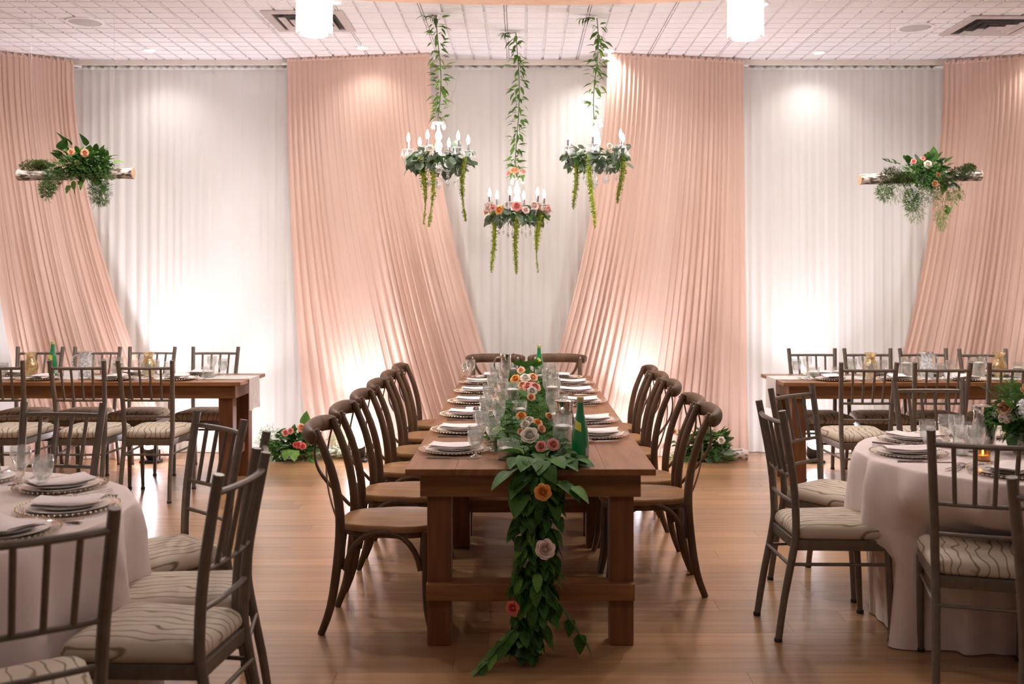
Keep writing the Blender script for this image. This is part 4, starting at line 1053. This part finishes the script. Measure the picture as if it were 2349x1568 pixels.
for (px, py, Y, k, s, d) in ((1216, 1003, 4.52, 'white', .042, (-.1, -.75, .65)), (1243, 1026, 4.36, 'pink', .026, (-.25, -.8, .5)), (1267, 1022, 4.37, 'pink', .029, (.25, -.8, .5)), (1246, 1128, 4.10, 'orange', .036, (-.1, -1, .1)),
                             (1249, 1259, 4.08, 'blush', .041, (.15, -1, .2)), (1178, 1394, 4.05, 'coral', .029, (-.3, -1, .2)), (1196, 957, 4.85, 'orange', .026, (0, -.6, .8)), (1232, 972, 4.75, 'orange', .024, (.3, -.5, .8)), (1214, 967, 4.85, 'white', .025, (0, -.6, .8)),
                             (1213, 890, 6.0, 'pink', .036, (-.2, -.7, .7)), (1226, 892, 5.95, 'pink', .036, (.2, -.7, .7)), (1220, 899, 5.85, 'white', .030, (.1, -.8, .5)), (1200, 886, 6.1, 'peach', .030, (-.3, -.7, .6)), (1218, 913, 5.5, 'peach', .024, (.1, -.7, .6)),
                             (1184, 872, 6.6, 'orange', .035, (-.3, -.7, .6)), (1205, 870, 6.7, 'white', .036, (0, -.7, .7)), (1221, 868, 6.75, 'peach', .034, (.3, -.7, .6)), (1196, 852, 7.3, 'peach', .03, (-.2, -.7, .7)), (1258, 957, 5.0, 'peach', .022, (.4, -.6, .6)),
                             (1196, 991, 4.62, 'peach', .017, (-.4, -.7, .5)), (1240, 985, 4.66, 'peach', .022, (.4, -.6, .5)), (1206, 976, 4.74, 'white', .024, (-.2, -.6, .7))):
    rose(G, k, at(px, py, Y-.07)-O, d, s*1.08)
for (y, x, k) in ((7.75, .04, .13), (7.6, .10, .12), (7.7, -.02, .12), (7.85, .07, .12), (7.55, .03, .14)): leaf(G, 'broad', Vector((x, y, TT+.13))-O, (rnd(-.6, .6), -.6, .5), 0, k)

# ---------------------------------------------------------------- chandeliers, their greenery and the smilax vines
def drop_mesh(): return MB().lathe([(0, 0), (.0022, -.004), (.0028, -.010), (.0085, -.030), (.0075, -.040), (0, -.050)], 7).mesh('crystal_drop', M['crystal'], None)
def bead_mesh():
    b = MB()
    for i in range(5): b.lathe([(0, .0035-.009*i), (.0040, -.001-.009*i), (0, -.0055-.009*i)], 6)
    b.lathe([(0, -.045), (.0022, -.049), (.0075, -.066), (0, -.080)], 7); return b.mesh('crystal_pendant', M['crystal'], None)
DM = drop_mesh(); BM_ = bead_mesh()
def chandelier(c, label, phi):
    t = thing('chandelier', label, 'chandelier', c, 0, 'crystal chandeliers')
    MB().lathe([(0, -.16), (.02, -.155), (.035, -.13), (.02, -.10), (.030, -.075), (.045, -.05), (.030, -.02), (.020, 0), (.030, .03), (.024, .055), (.016, .075), (.026, .10), (.028, .12), (.014, .15), (.010, .19), (.013, .21), (0, .215)], 14).build('crystal_column', M['crystal'], t, 25)
    MB().lathe([(.012, .19), (.035, .198), (.048, .210), (.046, .213), (.030, .204), (.012, .200)], 16).build('crown_dish', M['crystal'], t, 25)
    MB().tube([(0, 0, .21), (0, 0, .25)], .005, 6).build('hook', M['chrome'], t)
    for k in range(8):
        a = 2*PI*k/8; put('crystal_drop', DM, t, TRS((.047*math.cos(a), .047*math.sin(a), .208), (0, 0, a)))
    MB().lathe([(0, -.235), (.012, -.245), (.017, -.258), (.012, -.271), (0, -.28)], 8).build('crystal_ball', M['crystal'], t, None)
    for k in range(6):
        a = R(phi)+k*PI/3; ca, sa = math.cos(a), math.sin(a)
        pts = [Vector((q.x*ca, q.x*sa, q.z)) for q in bez((.02, 0, -.06), (.10, 0, -.16), (.20, 0, -.16), (.222, 0, -.005), 10)]
        MB().tube(pts, .0065, 7).build('arm', M['crystal'], t)
        cc = (.222*ca, .222*sa, 0)
        dd = MB().lathe([(.008, -.012), (.020, -.008), (.046, .004), (.044, .008), (.018, -.002), (.008, -.002)], 14, cc).build('drip_dish', M['crystal'], t, 25)
        cs = MB().lathe([(.0085, -.004), (.0085, .062), (0, .062)], 10, cc).build('candle_sleeve', M['greymetal'], t)
        MB().lathe([(.005, .060), (.010, .072), (.0125, .086), (.0095, .104), (.004, .122), (0, .130)], 12, cc).build('flame_bulb', M['bulb'], cs)
        for j in range(5):
            b = a+j*2*PI/5; put('crystal_drop', DM, dd, TRS((cc[0]+.044*math.cos(b), cc[1]+.044*math.sin(b), .004), (0, 0, b), 1.25))
        put('crystal_pendant', BM_, t, TRS((.15*math.cos(a+.5), .15*math.sin(a+.5), -.12), (0, 0, 0), 1.5))
        put('crystal_pendant', BM_, t, TRS((.08*math.cos(a+.2), .08*math.sin(a+.2), -.14), (0, 0, 0), 1.5))
    return t
def wreath(c, label, strands, roses, seed, n=96):
    rg = random.Random(seed); t = thing('chandelier_garland', label, 'garland', c, 0, 'garlands on the chandeliers')
    MB().tube([(.175*math.cos(2*PI*i/24), .175*math.sin(2*PI*i/24), -.06) for i in range(25)], .008, 6, cap=False).build('vine', M['stem'], t)
    for i in range(n):
        a = 2*PI*i/n+rg.uniform(-.1, .1); r = .185+rg.uniform(-.03, .04); low = rg.random()
        p = (r*math.cos(a), r*math.sin(a), -.015-.10*low); d = (math.cos(a)*rg.uniform(-.1, .8)+rg.uniform(-.6, .6), math.sin(a)*rg.uniform(-.1, .8)+rg.uniform(-.6, .6), rg.uniform(-1.2, .05)+.5*(low < .25))
        leaf(t, rg.choice(['euc', 'euc', 'euc2', 'oval']), p, d, rg.uniform(-.6, .6), rg.uniform(.052, .095))
    leafbed(t, 'small_leaf_bed', 'euc', [Vector(((.18+rg.uniform(-.04, .03))*math.cos(q), (.18+rg.uniform(-.04, .03))*math.sin(q), rg.uniform(-.13, -.015))) for q in [rg.uniform(0, 2*PI) for _ in range(220)]], seed, (.038, .065), .62, (-1.2, .3))
    for (dx, dy, L, k) in strands: strand(t, (dx, dy, -.06), L, k)
    for (a, h, kk, s) in roses: rose(t, kk, ((.232)*math.cos(R(a)), .232*math.sin(R(a)), h), (math.cos(R(a)), math.sin(R(a)), .35), s)
    return t
C1 = at(1006, 347, 7.53); C2 = at(1186, 470, 8.05); C3 = at(1367, 342, 7.59)
chandelier(C1, 'crystal chandelier with lit candle bulbs, left of the three', 14)
chandelier(C2, 'crystal chandelier with lit candle bulbs, lowest and in the middle', 16)
chandelier(C3, 'crystal chandelier with lit candle bulbs, right of the three', 20)
def ST(C, lst):
    out = []
    for (px, y1, dy, k) in lst:
        x = (px-CX)/FPX*(C.y+dy)-C.x; out.append((x, dy, C.z-.06-(EYE-(y1-CY)/FPX*(C.y+dy)), k))
    return out
wreath(C1, 'grey-green leaf garland with green tassels around the left chandelier', ST(C1, [(968, 515, -.17, 2), (987, 520, -.19, 0), (1066, 507, -.1, 0)]), [(-100, -.01, 'white', .03)], 3)
wreath(C2, 'garland of roses and green tassels around the middle chandelier', ST(C2, [(1130, 624, -.08, 1), (1186, 628, -.19, 1), (1238, 625, -.1, 2)]),
       [(172+i*16.3, (-.035, -.06, -.025)[i % 3], ('blush', 'peach', 'blush', 'pink', 'orange', 'white', 'pink', 'blush')[i % 8], (.042, .034, .046, .034)[i % 4]) for i in range(13)]+[(15+i*22, -.03, ('pink', 'blush', 'peach')[i % 3], .038) for i in range(8)], 4, 84)
wreath(C3, 'grey-green leaf garland with green tassels around the right chandelier', ST(C3, [(1318, 480, -.1, 1), (1357, 522, -.19, 1), (1424, 466, -.1, 1)]), [(-70, -.01, 'white', .026)], 5)
T = thing('crown_posy', 'peach rose posy on top of the middle chandelier', 'flowers', C2+Vector((0, 0, .235)))
rose(T, 'peach', (-.02, -.035, .02), (-.1, -.7, .7), .042); rose(T, 'pink', (.045, -.02, .02), (.5, -.5, .6), .026); rose(T, 'pink', (-.06, -.01, .01), (-.8, -.4, .4), .024); rose(T, 'blush', (.01, .04, .015), (0, .6, .7), .035)
for i in range(10): leaf(T, 'smilax2', (rnd(-.06, .06), rnd(-.05, .02), 0), (rnd(-.7, .7), -.5, rnd(-1, -.2)), 0, rnd(.04, .07))
def smilax(top, bottom, label, n, seed, hook):
    rg = random.Random(seed); t = thing('smilax_vine', label, 'vine', top, 0, 'smilax vines over the chandeliers'); O = Vector(top)
    H = top.z-bottom.z
    pts = [Vector((.018*math.sin(5*f+seed), .012*math.cos(6*f), -H*f)) for f in [i/16 for i in range(17)]]
    MB().tube(pts, .0035, 6).build('stem', M['stem'], t)
    MB().tube([(0, 0, -.004), (-.06*hook, -.01, -.012), (-.11*hook, -.02, -.02)], .003, 5).build('side_stem', M['twig'], t)
    MB().lathe([(0, 0), (.015, 0), (.012, -.006), (0, -.008)], 10).build('ceiling_hook', M['whitepaint'], t)
    for i in range(n):
        f = rg.random()**.95*.98+.01; c = pts[min(15, int(f*16))].lerp(pts[min(16, int(f*16)+1)], f*16-int(f*16))
        a = rg.uniform(0, 2*PI); r = rg.uniform(0, .05); p = c+Vector((math.cos(a)*r, math.sin(a)*r*.6, 0))
        leaf(t, rg.choice(['smilax', 'smilax', 'smilax3', 'smilax2']), p, (math.cos(a), math.sin(a)*.6-.2, rg.uniform(-1.1, .5)), rg.uniform(-.8, .8), rg.uniform(.045, .082))
    for i in range(12):
        p = Vector((-.12*hook*rg.random(), -.02, -.012)); leaf(t, 'smilax3', p, (-.6*hook, -.3, rg.uniform(-1, .1)), 0, rg.uniform(.04, .07))
V1 = at(1002, 30, 7.53); V3 = at(1366, 35, 7.59); V2 = at(1190, 72, 8.05)
for v in (V1, V2, V3): v.z = CEIL-.012
smilax(Vector((C1.x, C1.y, V1.z)), C1+Vector((0, 0, .24)), 'hanging leafy smilax vine over the left chandelier', 125, 11, 1)
smilax(Vector((C2.x, C2.y, V2.z)), C2+Vector((0, 0, .26)), 'hanging leafy smilax vine over the middle chandelier', 150, 12, 1)
smilax(Vector((C3.x, C3.y, V3.z)), C3+Vector((0, 0, .24)), 'hanging leafy smilax vine over the right chandelier', 95, 13, 1)

# ---------------------------------------------------------------- hanging birch logs
def log_part(t, a, b, r, seed=0, knots=3):
    a, b = Vector(a), Vector(b); rg = random.Random(seed); d = (b-a)
    pts = [a+d*i/10+Vector((0, rg.uniform(-.003, .003), rg.uniform(-.003, .003))) for i in range(11)]
    MB().tube(pts, [r*(1+.05*math.sin(i*1.7+seed)) for i in range(11)], 16, cap=False).build('birch_log', M['birch'], t)
    u = d.normalized()
    for q, s in ((a, -1), (b, 1)):
        MB().tube([q-u*.004*s, q+u*.001*s], [r*1.0, r*.97], 16).build('cut_end', M['cut'], t)
    for k in range(knots):
        p = a+d*rg.uniform(.1, .9); n = Vector((0, -rg.uniform(.3, 1), rg.uniform(-.8, .8))).normalized()
        MB().lathe([(0, .008), (.008, .007), (.012, 0)], 8, M=TRS(p+n*r*.98, (n.angle(Vector((0, 0, 1))), 0, 0))).build('knot', M['twig'], t)
def scatter(t, n, box, keys, k, seed, out=(0, -.4, .3)):
    rg = random.Random(seed)
    for i in range(n):
        q = Vector((rg.uniform(-1, 1), rg.uniform(-1, 1), rg.uniform(-1, 1)))
        p = Vector(box[0])+Vector((q.x*box[1][0], q.y*box[1][1], q.z*box[1][2]))
        d = q+Vector(out)+Vector((rg.uniform(-.5, .5), rg.uniform(-.5, .5), rg.uniform(-.5, .5)))
        leaf(t, rg.choice(keys), p, d, rg.uniform(-.6, .6), rg.uniform(*k))
a = at(42, 402, 7.42); b = at(306, 397, 7.42); c = (a+b)/2
T = thing('hanging_log', 'hanging birch log with two peach roses and ferns, on the left', 'flower arrangement', c, 0, 'hanging birch logs')
log_part(T, a-c, b-c, .040, 2)
for px in (73, 262): x = (px-CX)/FPX*7.42-c.x; MB().tube([(x, 0, .03), (x, 0, CEIL-c.z)], .0009, 5).build('wire', M['silver'], T)
def rel(px, py, Y=7.42): return at(px, py, Y)-c
scatter(T, 85, (rel(190, 372), (.17, .06, .075)), ['broad_dark', 'oval_dark', 'broad', 'oval'], (.055, .085), 41, (0, -.5, .5))
scatter(T, 16, (rel(225, 375), (.10, .05, .06)), ['ivy', 'broad', 'oval_light'], (.06, .09), 42, (.6, -.4, .1))
scatter(T, 12, (rel(205, 415), (.16, .05, .04)), ['oval', 'ivy', 'oval_light'], (.05, .08), 43, (0, -.4, -.9))
for px, py, k in ((150, 330, .10), (198, 335, .10), (140, 345, .11), (165, 334, .08)): leaf(T, 'broad_dark', rel(px, py, 7.36), (rnd(-.5, .5), -.3, .9), 0, k)
leafbed(T, 'small_leaf_bed', 'leaf_dark', blob(rel(190, 378, 7.40), (.20, .06, .09), 150, 1)+blob(rel(215, 385, 7.40), (.14, .06, .08), 60, 2), 31, (.04, .07), .55, (-.6, .8))
fern(T, 'moss_clump', 'moss', [(rel(75, 382), (.09, .05, .045)), (rel(95, 378), (.06, .04, .03))], 44, 1100, (.008, .02))
fern(T, 'fern_spray', 'fern', [(rel(185, 385, 7.36), (.20, .06, .09)), (rel(150, 385, 7.36), (.15, .06, .08)), (rel(215, 388, 7.36), (.15, .06, .09)), (rel(235, 400, 7.38), (.07, .04, .09)), (rel(120, 410, 7.38), (.06, .04, .07)), (rel(228, 440, 7.4), (.07, .04, .09)), (rel(108, 435), (.04, .03, .06))], 45, 330, (.02, .045))
fern(T, 'pale_fern_spray', 'fern_pale', [(rel(107, 425), (.05, .04, .08)), (rel(232, 455), (.05, .03, .05)), (rel(225, 430), (.06, .03, .06))], 46, 160, (.02, .04), 1.0)
rose(T, 'peach', rel(165, 350, 7.34), (-.1, -1, .15), .030); rose(T, 'peach', rel(196, 352, 7.33), (.05, -1, .05), .034); rose(T, 'orange', rel(137, 420, 7.38), (-.1, -1, -.3), .014); bloom(T, rel(178, 375, 7.34), .026, 'fern_pale', 6, 70, 'pale green seed head')
a = at(1972, 412, 7.63); b = at(2250, 402, 7.63); c = (a+b)/2
T = thing('hanging_log', 'hanging birch log with white and pink roses and moss, on the right', 'flower arrangement', c, 0, 'hanging birch logs')
log_part(T, a-c, b-c, .040, 5)
for px in (2042, 2211): x = (px-CX)/FPX*7.63-c.x; MB().tube([(x, 0, .03), (x, 0, CEIL-c.z)], .0009, 5).build('wire', M['silver'], T)
def rel(px, py, Y=7.63): return at(px, py, Y)-c
leafbed(T, 'small_leaf_bed', 'leaf_dark', blob(rel(2130, 395, 7.60), (.17, .06, .10), 170, 3), 32, (.035, .06), .55, (-.6, .8))
fern(T, 'moss_clump', 'moss', [(rel(2045, 402, 7.58), (.08, .05, .06)), (rel(2075, 410, 7.58), (.08, .05, .05)), (rel(2205, 397, 7.58), (.10, .05, .045)), (rel(2222, 388), (.05, .04, .04))], 54, 1000, (.008, .02))
scatter(T, 75, (rel(2125, 390), (.14, .06, .075)), ['broad_dark', 'oval_dark', 'oval', 'euc'], (.05, .085), 51, (0, -.5, .4))
scatter(T, 16, (rel(2165, 412), (.10, .05, .05)), ['euc', 'oval', 'ivy'], (.05, .08), 52, (.2, -.5, -.4))
for px, py, k in ((2139, 368, .105), (2135, 374, .09)): leaf(T, 'broad', rel(px, py, 7.58), (.1, -.2, 1), 0, k)
for i in range(9): leaf(T, 'smilax3', rel(2062-5*i*.8+rnd(-4, 4), 378-i*1.2), (-.6, -.2, rnd(.2, 1)), 0, rnd(.04, .06))
for px, py in ((2178, 475), (2172, 480), (2168, 470), (2188, 462), (2196, 445)): leaf(T, 'ivy', rel(px, py), (rnd(-.4, .6), -.5, -.7), 0, .05)
fern(T, 'fern_spray', 'fern', [(rel(2110, 405, 7.56), (.16, .06, .10)), (rel(2130, 400, 7.56), (.14, .06, .10)), (rel(2130, 435, 7.58), (.10, .04, .09)), (rel(2030, 435), (.05, .04, .08)), (rel(2090, 460), (.05, .03, .08))], 55, 420, (.02, .045))
fern(T, 'pale_fern_spray', 'fern_pale', [(rel(2163, 465), (.06, .04, .12)), (rel(2158, 505), (.04, .03, .07)), (rel(2060, 440), (.12, .03, .08)), (rel(2190, 440), (.06, .03, .07)), (rel(2100, 480), (.06, .03, .09))], 56, 170, (.02, .045), 1.0)
rose(T, 'white', rel(2127, 379, 7.54), (0, -1, .25), .036); rose(T, 'pink', rel(2117, 365, 7.58), (-.2, -.8, .6), .022); rose(T, 'pink', rel(2096, 371, 7.56), (-.3, -.9, .3), .024); rose(T, 'coral', rel(2150, 402, 7.54), (.2, -1, 0), .022); rose(T, 'peach', rel(2143, 421, 7.53), (.1, -1, -.1), .029); rose(T, 'white', rel(2089, 390, 7.55), (-.2, -1, .1), .013)

# ---------------------------------------------------------------- arrangements on the floor by the drapes
T = thing('floor_flowers', 'low flower arrangement with coral roses on the floor, left of the chairs', 'flower arrangement', (-1.95, 8.75, 0), 0, 'floor flower arrangements')
c = Vector((-1.95, 8.75, 0))
log_part(T, (-.10, .05, .055), (.68, .10, .055), .052, 3)
scatter(T, 60, ((0, -.02, .13), (.20, .10, .11)), ['broad_dark', 'oval_dark', 'broad', 'oval', 'ivy'], (.07, .11), 61, (0, -.5, .4))
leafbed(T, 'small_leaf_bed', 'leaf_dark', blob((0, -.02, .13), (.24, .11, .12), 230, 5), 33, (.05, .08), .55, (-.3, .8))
fern(T, 'fern_spray', 'fern', [((-.15, -.06, .08), (.13, .08, .08)), ((.1, -.08, .08), (.16, .08, .08)), ((-.2, .0, .18), (.10, .06, .10)), ((.38, -.02, .12), (.10, .06, .10)), ((-.36, -.1, .03), (.08, .05, .03))], 62, 230, (.025, .05))
fern(T, 'pale_fern_spray', 'fern_pale', [((-.24, -.02, .17), (.07, .05, .11)), ((.45, .0, .15), (.10, .05, .12))], 63, 120, (.02, .045))
for px, py, k, s in ((655, 993, 'pink', .034), (667, 989, 'pink', .032), (693, 982, 'peach', .042), (712, 990, 'blush', .042), (722, 995, 'pink', .03), (679, 1020, 'coral', .028), (686, 1021, 'coral', .034), (694, 1024, 'coral', .034)):
    rose(T, k, at(px, py, 8.60)-c, (rnd(-.3, .3), -1, .35), s)
leaf(T, 'broad', at(700, 975, 8.66)-c, (.1, -.2, 1), 0, .12); leaf(T, 'ivy', at(664, 1030, 8.58)-c, (-.2, -.8, -.5), 0, .12); leaf(T, 'ivy', at(672, 1032, 8.58)-c, (.3, -.8, -.5), 0, .12)
T = thing('floor_flowers', 'low flower arrangement on a birch log, right of the chairs', 'flower arrangement', (1.55, 8.72, 0), 0, 'floor flower arrangements')
c = Vector((1.55, 8.72, 0))
log_part(T, (-.20, .02, .052), (.365, -.02, .052), .050, 8)
scatter(T, 60, ((-.02, -.03, .14), (.20, .10, .11)), ['broad_dark', 'oval_dark', 'broad', 'oval', 'euc'], (.07, .115), 71, (0, -.5, .4))
leafbed(T, 'small_leaf_bed', 'leaf_dark', blob((-.02, -.03, .14), (.24, .11, .12), 230, 6), 34, (.05, .08), .55, (-.3, .8))
fern(T, 'fern_spray', 'fern', [((.12, -.10, .06), (.12, .06, .06)), ((-.22, -.10, .04), (.10, .06, .04)), ((.1, -.06, .12), (.12, .06, .08))], 72, 260, (.025, .05))
for px, py, k, s in ((1655, 1010, 'white', .036), (1524, 1024, 'blush', .036), (1530, 1022, 'pink', .03), (1568, 1013, 'white', .04), (1578, 985, 'peach', .035), (1546, 990, 'peach', .03)):
    rose(T, k, at(px, py, 8.55)-c, (rnd(-.2, .4), -1, .3), s)
for px, py in ((1640, 998), (1646, 1002), (1636, 1005)): leaf(T, 'oval_light', at(px, py, 8.58)-c, (.9, -.2, .25), 0, .09)

# ---------------------------------------------------------------- flowers in a bowl on the right round table
c = Vector((2.24, 4.56, CZ)); T = thing('flower_centerpiece', 'white and peach flowers in a stone bowl on the right round table', 'flower arrangement', c)
MB().lathe([(0, .004), (.045, 0), (.050, .006), (.072, .04), (.078, .075), (.070, .10), (.066, .10), (.070, .07), (0, .06)], 28).build('bowl', M['grille'], T)
scatter(T, 58, ((0, -.01, .165), (.13, .11, .08)), ['oval_dark', 'broad_dark', 'oval', 'broad'], (.06, .09), 81, (0, -.2, .2))
leafbed(T, 'small_leaf_bed', 'leaf_dark', blob((0, 0, .16), (.15, .13, .10), 200, 7), 35, (.04, .065), .55, (-.3, .8))
fern(T, 'fern_spray', 'fern', [((-.08, -.04, .15), (.09, .08, .09)), ((.08, -.06, .13), (.10, .08, .08)), ((-.06, 0, .25), (.05, .04, .07))], 82, 300, (.025, .05))
bloom(T, (-.035, -.11, .205), .050, 'bloom_white', 4, 90, 'white hydrangea bloom'); bloom(T, (.06, -.10, .19), .045, 'bloom_white', 5, 80, 'white hydrangea bloom')
bloom(T, (-.115, -.07, .165), .030, 'rose_blush', 7, 60, 'small blush cluster'); rose(T, 'peach', (-.11, -.06, .205), (-.7, -.6, .4), .038); rose(T, 'peach', (.0, -.04, .275), (-.2, -.7, .7), .042); rose(T, 'orange', (.06, -.05, .255), (.2, -.7, .6), .042); bloom(T, (.07, -.03, .295), .034, 'rose_blush', 9, 60, 'small blush cluster')
